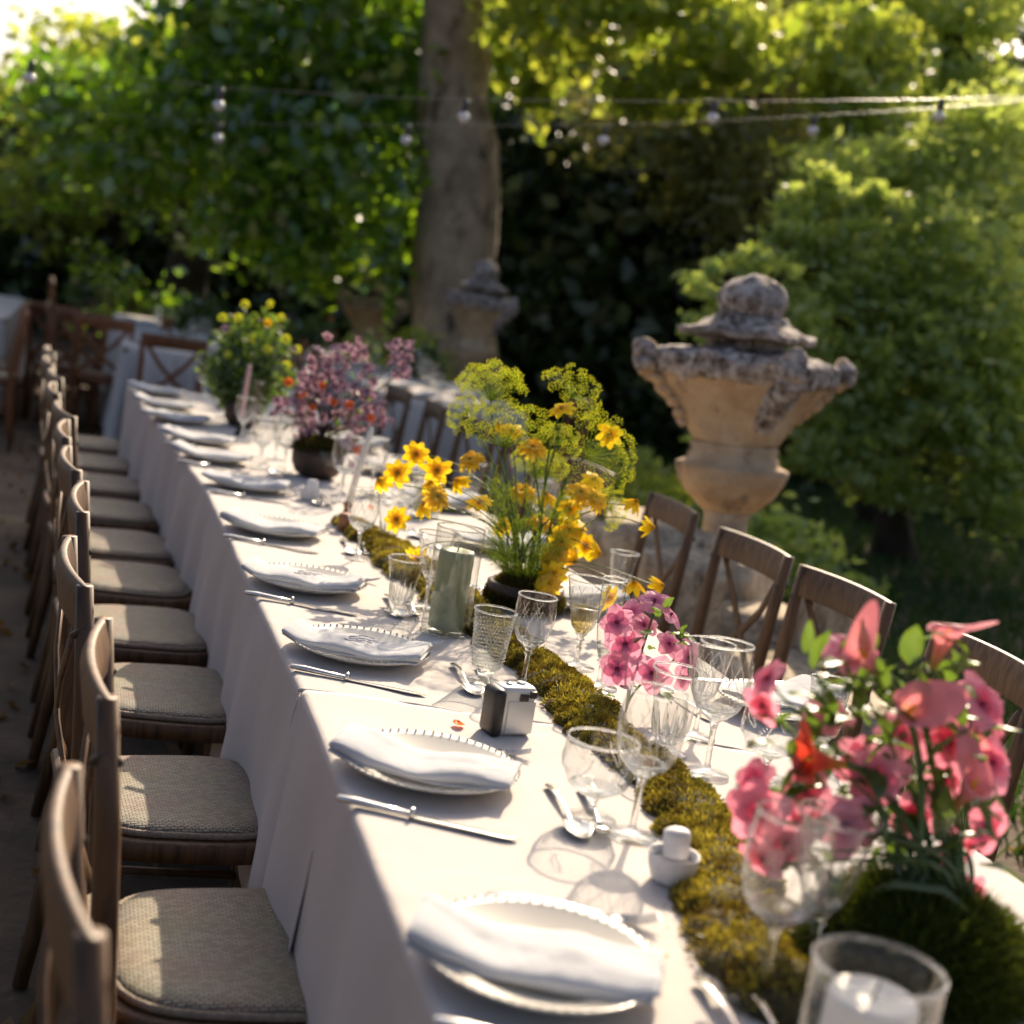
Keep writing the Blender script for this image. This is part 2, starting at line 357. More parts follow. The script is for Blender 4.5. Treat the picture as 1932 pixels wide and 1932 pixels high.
def heart(m, c3, r0, r1):                # darker flower heart fading outwards, streaked along the petals
    t = m.node_tree; N = t.nodes; L = t.links; r = [n for n in N if n.type == 'VALTORGB'][0]
    tc = N.new('ShaderNodeTexCoord'); ln = N.new('ShaderNodeVectorMath'); ln.operation = 'LENGTH'; L.new(tc.outputs['Object'], ln.inputs[0])
    nr = N.new('ShaderNodeVectorMath'); nr.operation = 'NORMALIZE'; L.new(tc.outputs['Object'], nr.inputs[0]); nz = N.new('ShaderNodeTexNoise'); nz.inputs['Scale'].default_value = 14; L.new(nr.outputs[0], nz.inputs['Vector'])
    ad = N.new('ShaderNodeMath'); ad.operation = 'MULTIPLY_ADD'; ad.inputs[1].default_value = (r1-r0)*1.6; L.new(nz.outputs['Fac'], ad.inputs[0]); L.new(ln.outputs['Value'], ad.inputs[2])
    mr = N.new('ShaderNodeMapRange'); mr.inputs[1].default_value = r0+(r1-r0)*.8; mr.inputs[2].default_value = r1+(r1-r0)*.8; L.new(ad.outputs[0], mr.inputs[0])
    mx = N.new('ShaderNodeMix'); mx.data_type = 'RGBA'; L.new(mr.outputs[0], mx.inputs[0]); mx.inputs[6].default_value = (*c3, 1)
    for l in [l for l in L if l.from_node == r]:
        to = l.to_socket; L.remove(l); L.new(mx.outputs[2], to)
    L.new(r.outputs[0], mx.inputs[7])
heart(M['petal_p'], (.62, .10, .20), .004, .018); heart(M['petal_l'], (.52, .12, .30), .003, .015); heart(M['petal_y'], (.85, .48, .01), .001, .008)
def stain(m, c3, sc, p0, p1):            # lichen blotches and run-off over stone
    t = m.node_tree; N = t.nodes; L = t.links; b = N['Principled BSDF']; src = b.inputs['Base Color'].links[0].from_socket
    tc = N.new('ShaderNodeTexCoord'); mp = N.new('ShaderNodeMapping'); mp.inputs['Scale'].default_value = (1, 1, .45); n = N.new('ShaderNodeTexNoise'); n.inputs['Scale'].default_value = sc; n.inputs['Detail'].default_value = 9; n.inputs['Roughness'].default_value = .7
    L.new(tc.outputs['Object'], mp.inputs[0]); L.new(mp.outputs[0], n.inputs['Vector'])
    q = N.new('ShaderNodeValToRGB'); q.color_ramp.elements[0].position = p0; q.color_ramp.elements[1].position = p1; L.new(n.outputs['Fac'], q.inputs['Fac'])
    mx = N.new('ShaderNodeMix'); mx.data_type = 'RGBA'; L.new(q.outputs[0], mx.inputs[0]); L.new(src, mx.inputs[6]); mx.inputs[7].default_value = (*c3, 1); L.new(mx.outputs[2], b.inputs['Base Color'])
stain(M['ochre'], (.14, .10, .07), 9, .55, .68); stain(M['lichen'], (.62, .58, .52), 30, .58, .66); stain(M['lichen'], (.42, .24, .07), 11, .60, .72); stain(M['rock'], (.10, .075, .05), 5, .55, .72)
stain(M['bark'], (.10, .07, .045), 3.5, .52, .62); stain(M['bark'], (.50, .38, .14), 2.2, .66, .76)
basegrad(M['calla'], (.42, .45, .08), .0, .045); basegrad(M['calla_r'], (.5, .42, .05), .0, .04)
# ------------------------------------------------------------------ ground
def ground_mesh():
    xs = np.concatenate([[-120, -60, -30, -18], np.linspace(-12, 14, 105), [20, 32, 60, 120]])
    ys = np.concatenate([[-40, -12, -4], np.linspace(-1, 26, 109), [34, 50, 90, 200]])
    X, Y = np.meshgrid(xs, ys, indexing='ij'); P = np.stack([X.ravel(), Y.ravel(), 0*X.ravel()], 1)
    z = vn(P, .9)*.012+vn(P, 3.1)*.006
    P[:, 2] = z
    n, m_ = len(xs), len(ys); I = np.arange(n*m_).reshape(n, m_)
    Q = np.stack([I[:-1, :-1], I[1:, :-1], I[1:, 1:], I[:-1, 1:]], -1).reshape(-1, 4)
    return P, Q
M['earth'] = mat('dry leaf strewn earth', (.055, .036, .022), .95, c2=(.13, .09, .055), vsc=2.2, bump=.8, bsc=30)
M['grass'] = leafmat('lawn grass', (.02, .055, .014), (.05, .10, .025), trans=.35, gl=.03)
M['blade'] = leafmat('dry fallen leaves', (.10, .05, .02), (.22, .13, .06), trans=.3, gl=.03)
P_, Q_ = ground_mesh()
struct(npmesh('ground', P_, Q_, M['earth'], smooth=True))

def scatter_quads(c, size, up=.0, aspect=1.7, tilt=None):          # leaf shaped quads at the points c
    n = len(c); a = rng.normal(size=(n, 3)); a[:, 2] += up; a /= np.linalg.norm(a, axis=1)[:, None]
    b = rng.normal(size=(n, 3)); b -= a*np.sum(a*b, 1)[:, None]; b /= np.linalg.norm(b, axis=1)[:, None]
    s = (size*rng.uniform(.6, 1.3, n))[:, None]; nrm = np.cross(a, b)
    p0 = c-b*s*.5*aspect; p2 = c+b*s*.5*aspect; p1 = c+a*s*.5-nrm*s*.12; p3 = c-a*s*.5-nrm*s*.12
    V = np.stack([p0, p1, p2, p3], 1).reshape(-1, 3); Q = np.arange(4*n).reshape(n, 4)
    return V, Q
# lawn grass to the right of the low wall, leaf litter on the terrace
def blades(n, xr, yr, h, w_, keep=None):
    c = np.stack([rng.uniform(*xr, n), rng.uniform(*yr, n), np.zeros(n)], 1)
    if keep is not None: c = c[keep(c)]
    n = len(c); th = rng.uniform(0, 2*PI, n); d = np.stack([np.cos(th), np.sin(th), 0*th], 1)
    hh = (h*rng.uniform(.5, 1.4, n))[:, None]; ln = rng.normal(size=(n, 3))*.35*hh; ln[:, 2] = 0
    top = c+np.array([0, 0, 1])*hh+ln; w2 = d*w_
    V = np.stack([c-w2, c+w2, top+w2*.2, top-w2*.2], 1).reshape(-1, 3)
    return V, np.arange(4*n).reshape(n, 4)
def wallx(y): return 0.86+(y-5.66)*(-.19)
V_, Q_ = blades(60000, (-1, 9), (4.2, 19), .09, .010, lambda c: c[:, 0] > wallx(c[:, 1])+.45)
tag(npmesh('lawn_grass', V_, Q_, M['grass']), 'short dark green grass on the lawn beyond the stone urns', 'grass', kind='stuff')
c_ = np.stack([rng.uniform(-6, 2, 5000), rng.uniform(.3, 14, 5000), rng.uniform(.008, .03, 5000)], 1)
V_, Q_ = scatter_quads(c_, .035, up=1.5)
tag(npmesh('leaf_litter', V_, Q_, M['blade']), 'dry brown leaves scattered on the terrace ground under the chairs', 'leaves', kind='stuff')

# ------------------------------------------------------------------ trees
def crown_pts(clumps, n, sub=22, spread=.28):
    vol = np.array([rx*ry*rz for (_, _, _, _, rx, ry, rz) in [(0,)+tuple(c) if len(c) == 6 else c for c in clumps]])**.75
    vol /= vol.sum(); out = []
    for cl, f in zip(clumps, vol):
        c = np.array(cl[:3]); r = np.array(cl[3:6]); k = int(n*f)
        S = max(4, int(sub*f*len(clumps)))
        d = rng.normal(size=(S, 3)); d /= np.linalg.norm(d, axis=1)[:, None]; d *= rng.uniform(.35, 1, S)[:, None]**.6
        idx = rng.integers(0, S, k)
        p = c+(d[idx]+rng.normal(size=(k, 3))*spread*rng.uniform(.6, 1.1, S)[idx][:, None])*r
        out.append(p)
    return np.concatenate(out)
def tree(name, label, group, base, top, r0, r1, clumps, n, size, lm, bm, limbs=6, extra=0.0, sub=22, spread=.28, up=.5):
    t = empty(name, base, 0, label, 'tree', group); b = Vector(base)
    mb = MB(); H = Vector(top)-b; N = 12
    path = [H*(i/N)+Vector((v1(i*.6, b.x, 3)*.12*r0*4, v1(i*.6, b.y, 9)*.1*r0*4, 0))*(i/N) for i in range(N+1)]
    rad = [(r0+(r1-r0)*(i/N))*(1+.55*max(0, 1-i/1.6)*.6) for i in range(N+1)]
    mb.tube(path, rad, 20)
    tr = mb.build('trunk', bm, t)
    rough(tr, r0*.10, 2.2/max(r0, .1)*.5)
    for k in range(limbs):
        cl = clumps[k % len(clumps)]; e = Vector(cl[:3])-b
        s0 = path[min(N, int(N*((.97 if r0 > .35 else .55)+.4*TR())))]
        mid = s0.lerp(e, .5)+Vector((TR()-.5, TR()-.5, .3*TR()))*.5
        lb = MB(); lb.tube([s0, s0.lerp(mid, .5)+Vector((0, 0, .1)), mid, mid.lerp(e, .5), e], [r1*.6, r1*.45, r1*.3, r1*.18, r1*.08], 8)
        for j in range(5):
            q = mid.lerp(e, TR()); dd = Vector((TR()-.5, TR()-.5, TR()-.3))*1.2*min(cl[3:6])
            lb.tube([q, q+dd*.5+Vector((0, 0, .05)), q+dd], [r1*.14, r1*.09, r1*.03], 5)
        lb.build('branch', bm, t)
    p = crown_pts(clumps, n, sub, spread)-np.array(base)
    V, Q = scatter_quads(p, size, up=up)
    npmesh('crown', V, Q, lm, t)
    return t
def cl(px, py, D, rx, ry, rz):
    p = dep(px, py, D); return (p.x, p.y, p.z, rx, ry, rz)
LM = {}
LM['plane'] = leafmat('broad green leaves', (.052, .14, .018), (.18, .29, .04), trans=.55, tcol=(2.8, 2.6, .6), gl=.11, rg=.25)
LM['yellow'] = leafmat('sunlit yellow green leaves', (.17, .27, .045), (.32, .39, .09), trans=.55, tcol=(2.3, 2.0, .95), gl=.07)
LM['pale'] = leafmat('small pale green leaves', (.22, .33, .09), (.38, .46, .18), trans=.58, tcol=(2.0, 1.8, .9), gl=.06, rg=.4)
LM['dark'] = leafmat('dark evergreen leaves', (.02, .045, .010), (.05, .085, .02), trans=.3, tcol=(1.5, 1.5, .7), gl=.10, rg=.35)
LM['olive'] = leafmat('olive green leaves', (.15, .19, .06), (.28, .29, .12), trans=.45, tcol=(1.8, 1.6, .8), gl=.08)

def gz(px, py, D): p = dep(px, py, D); return (p.x, p.y, 0.0)
# the large smooth-barked tree behind the second urn
pb = dep(882, 700, 13.0); pt = dep(866, -120, 13.4)
tree('shade_tree', 'large smooth brown-barked tree rising behind the second urn', None, (pb.x, pb.y, 0), tuple(pt), .40, .30,
     [cl(1150, 10, 12.5, 1.1, .9, .5), cl(1320, 50, 12.2, .8, .8, .45), cl(1030, 120, 14.6, .35, .5, .5), cl(1190, 160, 12.4, .45, .5, .3), cl(985, 90, 14.6, .3, .4, .5),
      cl(700, -60, 15.5, 1.2, 1.0, .7)], 5200, .115, LM['yellow'], M['bark'], 6, sub=26, spread=.3)
# the leafy tree filling the left, its skirt hanging low
pb = dep(330, 640, 17)
tree('plane_tree', 'broad-leaved green tree filling the upper left, skirt of leaves hanging over the tables', None, (pb.x, pb.y, 0), tuple(dep(420, 60, 16)), .30, .14,
     [cl(560, 150, 14, 1.5, 1.2, .9), cl(420, 300, 14, 1.5, 1.2, .8), cl(620, 340, 13.5, .95, 1, .85), cl(250, 270, 15, 1.3, 1.2, .6), cl(160, 190, 15.5, .9, 1, .45),
      cl(700, 170, 14, .8, 1, .8), cl(560, 430, 13.6, .75, .8, .55), cl(745, 440, 12.8, .10, .3, .7), cl(420, 30, 14.5, .9, 1.2, .8), cl(640, 20, 14, 1.1, 1.2, .8)],
     14000, .105, LM['plane'], M['darkbark'], 8, sub=20, spread=.26)
tree('yellowing_tree', 'yellow-green tree under the bright sky in the upper left corner', None, gz(190, 640, 20), tuple(dep(250, 160, 20)), .22, .1,
     [cl(300, 130, 19, 1.5, 1.2, .55), cl(170, 190, 19.5, 1.2, 1.2, .5), cl(440, 170, 19, 1, 1, .8), cl(110, 330, 19, .9, 1, .9)], 7000, .11, LM['yellow'], M['darkbark'], 4)
# right: pale leafy tree and the taller ones behind
tree('pale_leaved_tree', 'pale green small-leaved tree right of the nearest urn, branches reaching behind its finial', None, gz(1720, 900, 10.5), tuple(dep(1660, 420, 10.5)), .13, .05,
     [cl(1640, 520, 10.2, .40, .5, .28), cl(1790, 480, 10.4, .45, .5, .35), cl(1560, 520, 9.8, .26, .3, .20), cl(1480, 470, 9.6, .16, .2, .13), cl(1500, 590, 9.4, .25, .3, .16), cl(1720, 650, 10, .4, .5, .3), cl(1600, 690, 9.8, .32, .4, .2),
      cl(1345, 548, 8.6, .16, .2, .08), cl(1315, 610, 8.5, .09, .1, .07), cl(1420, 500, 9.0, .16, .2, .08), cl(1350, 500, 8.7, .06, .1, .05), cl(1640, 800, 10, .35, .4, .18), cl(1790, 800, 10, .4, .4, .25), cl(1560, 830, 9.8, .18, .3, .14), cl(1380, 650, 9, .18, .2, .08), cl(1690, 920, 10, .3, .3, .12), cl(1860, 640, 10, .35, .4, .4), cl(1500, 700, 9.4, .2, .2, .2), cl(1900, 780, 10, .4, .4, .4), cl(1900, 930, 10, .4, .4, .25)]+[cl(1590, 340, 10.6, .3, .4, .22), cl(1740, 330, 10.8, .4, .4, .25), cl(1860, 260, 11, .4, .4, .3), cl(1500, 400, 10.2, .12, .2, .12)]+[cl(1290+rng.uniform(0, 60)+k*24, 900-k*20+rng.uniform(-60, 30), 9.2+.05*k, .10, .15, .05) for k in range(8)]+[cl(1440+rng.uniform(0, 420), 330+rng.uniform(0, 560), 9.6, rng.uniform(.08, .2), .2, rng.uniform(.04, .09)) for k in range(26)],
     22000, .056, LM['pale'], M['darkbark'], 14, sub=17, spread=.40)
tree('slender_tree', 'slender tree with loose yellow-green sprays beside the hanging bulbs', None, gz(1660, 900, 12.5), tuple(dep(1640, 60, 12.5)), .09, .04,
     [cl(1590, 200, 12.3, .35, .5, .3), cl(1640, 300, 12.2, .5, .5, .4), cl(1560, 420, 12, .35, .4, .12), cl(1610, 90, 12.5, .5, .5, .35), cl(1680, 400, 12, .5, .5, .3), cl(1540, 300, 12.2, .3, .3, .12)], 4200, .075, LM['yellow'], M['darkbark'], 6, sub=18)
tree('tall_tree', 'tall hazy green tree in the upper right corner', None, gz(1800, 900, 15), tuple(dep(1800, 0, 15)), .2, .1,
     [cl(1800, 100, 14.8, .9, .9, .8), cl(1830, 300, 14.6, .8, .8, .7), cl(1720, -30, 15, 1.0, 1, .6), cl(1880, 430, 14, .7, .8, .6)], 7000, .085, LM['pale'], M['darkbark'], 5)
tree('olive_tree', 'grey-green tree behind the string of bulbs, sky glinting through it', None, gz(1380, 900, 17), tuple(dep(1400, 100, 17)), .2, .1,
     [cl(1400, 120, 16.8, 1.3, 1, .9), cl(1250, 260, 16.6, 1.1, 1, .8), cl(1480, 10, 17, 1.2, 1, .7), cl(1420, 330, 16.4, .9, .9, .7)], 8000, .085, LM['olive'], M['darkbark'], 5)
# the dark wood behind everything
k = 0
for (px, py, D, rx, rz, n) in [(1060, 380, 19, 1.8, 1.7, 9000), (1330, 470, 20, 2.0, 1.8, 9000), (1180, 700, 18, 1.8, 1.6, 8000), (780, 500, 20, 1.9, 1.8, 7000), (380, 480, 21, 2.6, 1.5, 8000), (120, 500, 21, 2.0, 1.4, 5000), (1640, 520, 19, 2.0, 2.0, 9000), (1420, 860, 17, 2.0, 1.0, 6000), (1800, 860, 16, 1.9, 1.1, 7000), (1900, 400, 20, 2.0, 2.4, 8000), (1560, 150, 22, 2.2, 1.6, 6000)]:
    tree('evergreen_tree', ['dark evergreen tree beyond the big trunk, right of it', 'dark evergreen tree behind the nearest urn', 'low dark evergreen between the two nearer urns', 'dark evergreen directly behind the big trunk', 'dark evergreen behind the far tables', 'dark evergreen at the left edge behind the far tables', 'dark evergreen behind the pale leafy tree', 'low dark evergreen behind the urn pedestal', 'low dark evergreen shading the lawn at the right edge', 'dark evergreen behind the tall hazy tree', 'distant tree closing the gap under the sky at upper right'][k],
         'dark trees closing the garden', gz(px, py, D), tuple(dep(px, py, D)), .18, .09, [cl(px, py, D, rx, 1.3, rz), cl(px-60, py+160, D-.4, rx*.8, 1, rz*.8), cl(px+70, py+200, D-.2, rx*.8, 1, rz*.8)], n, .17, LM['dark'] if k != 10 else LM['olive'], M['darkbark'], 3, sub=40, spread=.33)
    k += 1
# low hedge closing the ground line
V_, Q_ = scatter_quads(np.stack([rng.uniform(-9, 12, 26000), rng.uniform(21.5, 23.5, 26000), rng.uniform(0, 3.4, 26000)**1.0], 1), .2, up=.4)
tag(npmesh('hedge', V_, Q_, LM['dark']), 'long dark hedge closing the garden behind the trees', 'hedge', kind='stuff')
# sunlit ground plants by the wall and shrub under the trunk
def shrub(label, base, r, h, n, size, lm, group='low plants in the garden'):
    t = empty('low_plant', base, 0, label, 'plant', group)
    mb = MB()
    for i in range(7):
        a = TR()*2*PI; e = Vector((math.cos(a)*r*.7, math.sin(a)*r*.7, h*.8)); mb.tube([(0, 0, 0), e*.5+Vector((0, 0, .05)), e], [.008, .006, .002], 5)
    mb.build('stem', M['stem'], t)
    p = crown_pts([(0, 0, h*.55, r, r, h*.5)], n, 14, .3); p[:, 2] = np.abs(p[:, 2])
    V, Q = scatter_quads(p, size, up=.8); npmesh('foliage', V, Q, lm, t)
for i, (px, py, D, r, h, lab) in enumerate([(1225, 900, 9.5, .30, .3, 'sunlit low plant behind the dill arrangement'), (1290, 935, 9.0, .26, .22, 'sunlit low plant left of the nearest urn pedestal'), (1160, 850, 12, .5, .3, 'shaded ground plant beyond the yellow flowers'),
        (1460, 985, 8.0, .32, .22, 'low green plant right of the nearest urn pedestal'), (745, 660, 12.2, .45, .75, 'sunlit shrub at the foot of the second urn'), (575, 650, 14.5, .4, .5, 'green shrub left of the far urn'), (250, 545, 15.5, .6, .9, 'round green shrub behind the far left tables'), (1560, 1000, 8.6, .3, .2, 'low green plant on the lawn behind the third chair')]):
    b = dep(px, py, D); shrub(lab, (b.x, b.y, max(0, min(.35, b.z-h*.6)) if i in (4, 5, 6) else 0), r, max(h, b.z if i < 4 else h), 700, .05, LM['yellow'] if i in (0, 1, 4) else LM['pale'] if i != 6 else LM['plane'])

# ------------------------------------------------------------------ urns on pedestals
def loft(sections, n=48):                # (z, half width, squareness 0..1, turn)
    mb = MB(); vv = []
    for (z, hw, sq, tw) in sections:
        e = 2+sq*9
        for k in range(n):
            a = 2*PI*k/n; c, s = math.cos(a), math.sin(a)
            r = hw/((abs(c)**e+abs(s)**e)**(1/e)); vv.append((r*math.cos(a+tw), r*math.sin(a+tw), z))
    N = len(sections)
    ff = [(i*n+k, i*n+(k+1) % n, (i+1)*n+(k+1) % n, (i+1)*n+k) for i in range(N-1) for k in range(n)]
    ff += [tuple(range(n))[::-1], tuple((N-1)*n+k for k in range(n))]
    mb.add(vv, ff); return mb
def dense(sec, st=.012):
    o = []
    for a, b in zip(sec, sec[1:]):
        L = math.hypot(b[0]-a[0], b[1]-a[1]); k = max(1, int(L/st))
        o += [tuple(a[j]+(b[j]-a[j])*i/k for j in range(4)) for i in range(k)]
    return o+[sec[-1]]
def blob(mb, c, r, n=10):
    c = Vector(c)
    for_ = [(r[0]*math.sin(PI*i/n), r[2]*-math.cos(PI*i/n)) for i in range(n+1)]
    mb.lathe([(max(a, 1e-4), b) for a, b in for_], 12, c)
def urn(loc, rz, label, tilt=(0, 0)):
    u = empty('stone_urn', loc, rz, label, 'urn', 'stone urns along the terrace wall'); u.rotation_euler = (tilt[0], tilt[1], rz)
    rough(loft(dense([(0, .27, .9, 0), (.16, .26, .9, 0), (.18, .205, .9, 0), (.56, .19, .9, 0), (.60, .175, .8, 0), (.61, .12, .3, 0)]), 56).build('plinth', M['rock'], u), .014, 9)
    rough(loft(dense([(.60, .105, .2, 0), (.64, .092, 0, 0), (.74, .088, 0, 0), (.77, .095, 0, 0)]), 32).build('pedestal_column', M['rock'], u), .006, 12, 3)
    rough(loft(dense([(.77, .095, 0, 0), (.785, .12, 0, 0), (.83, .17, 0, 0), (.885, .208, 0, 0), (.93, .222, 0, 0), (.948, .222, 0, 0), (.955, .20, 0, 0), (.965, .18, 0, 0), (.985, .178, 0, 0), (1.00, .165, 0, 0), (1.02, .175, 0, 0), (1.035, .165, 0, 0)]), 48).build('basin', M['ochre'], u), .005, 14, 5)
    rough(loft(dense([(1.035, .163, 0, 0), (1.06, .162, .1, 0), (1.11, .178, .4, 0), (1.17, .208, .7, 0), (1.22, .238, .85, 0), (1.27, .275, .9, 0), (1.295, .29, .95, 0)]), 64).build('body', M['ochre'], u), .008, 13, 8)
    rough(loft(dense([(1.28, .29, .95, 0), (1.29, .305, 1.2, 0), (1.315, .318, 1.4, 0), (1.355, .322, 1.4, 0), (1.375, .30, 1, 0), (1.385, .22, .5, 0), (1.395, .15, .3, 0)]), 96).build('rim', M['lichen'], u), .020, 15, 11)
    for q in range(4):
        a = PI/4+q*PI/2; d = Vector((math.cos(a), math.sin(a), 0)); mb = MB(); k = 1.45 if q == 3 else 1
        for (rr, z, s) in [(.425, 1.375, .034), (.43, 1.335, .042), (.405, 1.295, .042), (.36, 1.26, .042), (.32, 1.22, .042), (.285, 1.18, .036), (.25, 1.14, .030), (.23, 1.11, .022)]:
            blob(mb, d*rr*(1 if k == 1 else .96)+Vector((0, 0, z)), (s*k, s*k, s*.8*k))
        o = mb.build('scroll_ornament', M['lichen' if q == 3 else 'ochre'], u); rough(o, .014, 18, q*5)
        if q != 3:
            mb = MB(); blob(mb, d*.432+Vector((0, 0, 1.36)), (.045, .045, .04)); blob(mb, d*.425+Vector((0, 0, 1.32)), (.05, .05, .04)); rough(mb.build('lichened_scroll', M['lichen'], u), .014, 18, q*5)
    rough(loft(dense([(1.385, .17, .2, 0), (1.41, .145, 0, 0), (1.435, .15, 0, 0), (1.44, .19, .4, 0), (1.445, .225, .6, 0), (1.465, .225, .6, 0), (1.485, .185, .4, 0), (1.505, .15, .1, 0), (1.53, .14, 0, 0)]), 48).build('lid', M['lichen'], u), .013, 16, 21)
    mb = MB(); mb.lathe([(max(1e-4, .138*math.sin(PI*i/16)), 1.58-.11*math.cos(PI*i/16)) for i in range(17)], 28); rough(mb.build('finial_ball', M['lichen'], u), .010, 18, 31)
    return u
pu = dep(1392, 960, 5.66)
urn((pu.x, pu.y, pu.z-.785), R(-27), 'nearest stone urn, lichened rim and ball finial, behind the right-hand chairs', tilt=(0, R(-3.2)))
p2 = dep(874, 760, 12.0); urn((p2.x+.02, p2.y, .09), R(8), 'second stone urn standing in front of the big tree trunk', tilt=(0, R(0))).scale = (.82, .82, .98)
p3 = dep(676, 700, 14.6); urn((p3.x+.05, p3.y, -.12), R(10), 'farthest stone urn, behind the mauve blossoms')

# ------------------------------------------------------------------ low wall of rough stones
wall = empty('stone_wall', (0, 0, 0), 0, 'low dry-stone wall of rough blocks carrying the urns', 'wall')
def stone_mesh(seed):
    mb = MB(); n = 5
    for ax in range(3):
        for sg in (-1, 1):
            def fn(a, b, ax=ax, sg=sg):
                p = [0, 0, 0]; p[ax] = sg; p[(ax+1) % 3] = (2*a-1)*sg; p[(ax+2) % 3] = 2*b-1
                v = Vector(p); v = v*.72+v.normalized()*.42; q = v+Vector([v1(v.x*1.3, v.y*1.3, v.z*1.3+seed*9+k*3) for k in range(3)])*.16
                return q*.5
            mb.grid(fn, n, n)
    me = mb.mesh('stone', M['rock'])
    import bmesh
    bm = bmesh.new(); bm.from_mesh(me); bmesh.ops.remove_doubles(bm, verts=bm.verts, dist=.002); bmesh.ops.recalc_face_normals(bm, faces=bm.faces); bm.to_mesh(me); bm.free()
    return me
SM = [stone_mesh(i) for i in range(6)]
y = 4.4
while y < 13:
    L_ = .28+.3*TR(); x = wallx(y+L_/2)
    if not (5.35 < y+L_/2 < 5.95):
        for lv, hh in ((0, .19), (1, .16)):
            for sd in (-.13, .13):
                o = link_mesh('stone', SM[int(TR()*6)], wall, (x+sd+.03*(TR()-.5), y+L_/2+.06*(TR()-.5), lv*.18+hh/2), Euler((.1*TR(), .1*TR(), R(11)+.2*(TR()-.5))).to_quaternion(), (.27, L_*1.02, hh*1.12))
    y += L_
for (px, py, D, s) in [(1205, 1065, 5.45, (.50, .42, .34)), (1265, 1120, 5.2, (.3, .36, .30)), (1130, 1020, 6.1, (.4, .4, .3)), (1100, 985, 6.9, (.35, .4, .25)), (1560, 1240, 5.3, (.16, .3, .5))]:
    b = dep(px, py, D); link_mesh('stone', SM[int(TR()*6)], wall, (b.x, b.y, b.z), Euler((0, 0, TR())).to_quaternion(), s)
# blocks under and around the nearest urn
for (dx, dy, z, s) in [(-.22, -.25, .14, (.36, .30, .28)), (.14, -.28, .13, (.38, .3, .27)), (.3, .02, .12, (.3, .34, .25)), (-.3, .1, .13, (.34, .4, .26)), (.02, -.30, .36, (.5, .26, .2)), (.16, -.16, .33, (.28, .3, .2)), (-.2, -.1, .32, (.3, .35, .2))]:
    link_mesh('stone', SM[int(TR()*6)], wall, (pu.x+dx, pu.y+dy, z), Euler((0, 0, .3*TR())).to_quaternion(), s)
# pale garden wall far left behind the tables
# ------------------------------------------------------------------ strings of bulbs
def light_string(label, pts, bulbs, D):
    t = empty('string_lights', (0, 0, 0), 0, label, 'string lights', 'strings of bulbs over the garden')
    P = [dep(px, py, D) for px, py in pts]
    path = []
    for i in range(len(P)-1):
        for k in range(8):
            f = k/8; p = P[i].lerp(P[i+1], f); p.z -= .004*4*f*(1-f); path.append(p)
    path.append(P[-1])
    mb = MB(); mb.tube(path, .0022, 6); mb.build('cable', M['wire'], t)
    for (px, py) in bulbs:
        b = dep(px, py, D)
        s = MB(); s.lathe([(.001, .0), (.014, .0), (.018, -.01), (.018, -.05), (.014, -.06), (.001, -.06)], 12)
        so_ = s.build('socket', M['wire'], t); so_.location = b
        g = MB(); g.lathe([(max(.001, (.030 if i > 0 else .012)*math.sin(PI*i/10)**.8), -.055-.062*i/10) for i in range(11)], 16)
        bo = g.build('bulb', M['bulb'], so_)
light_string('upper string of bulbs crossing in front of the trees', [(-160, 60), (95, 120), (417, 165), (790, 186), (1100, 190), (1350, 190), (1600, 189), (1858, 184), (2100, 176)], [(417, 166), (880, 188), (1350, 190), (1778, 186), (60, 114)], 7.2)
light_string('lower string of bulbs hanging a little below the upper one', [(-160, 190), (100, 205), (415, 232), (770, 236), (1143, 236), (1315, 229), (1538, 218), (1858, 196), (2100, 170)], [(415, 232), (770, 236), (1143, 236), (1538, 218)], 8.3)

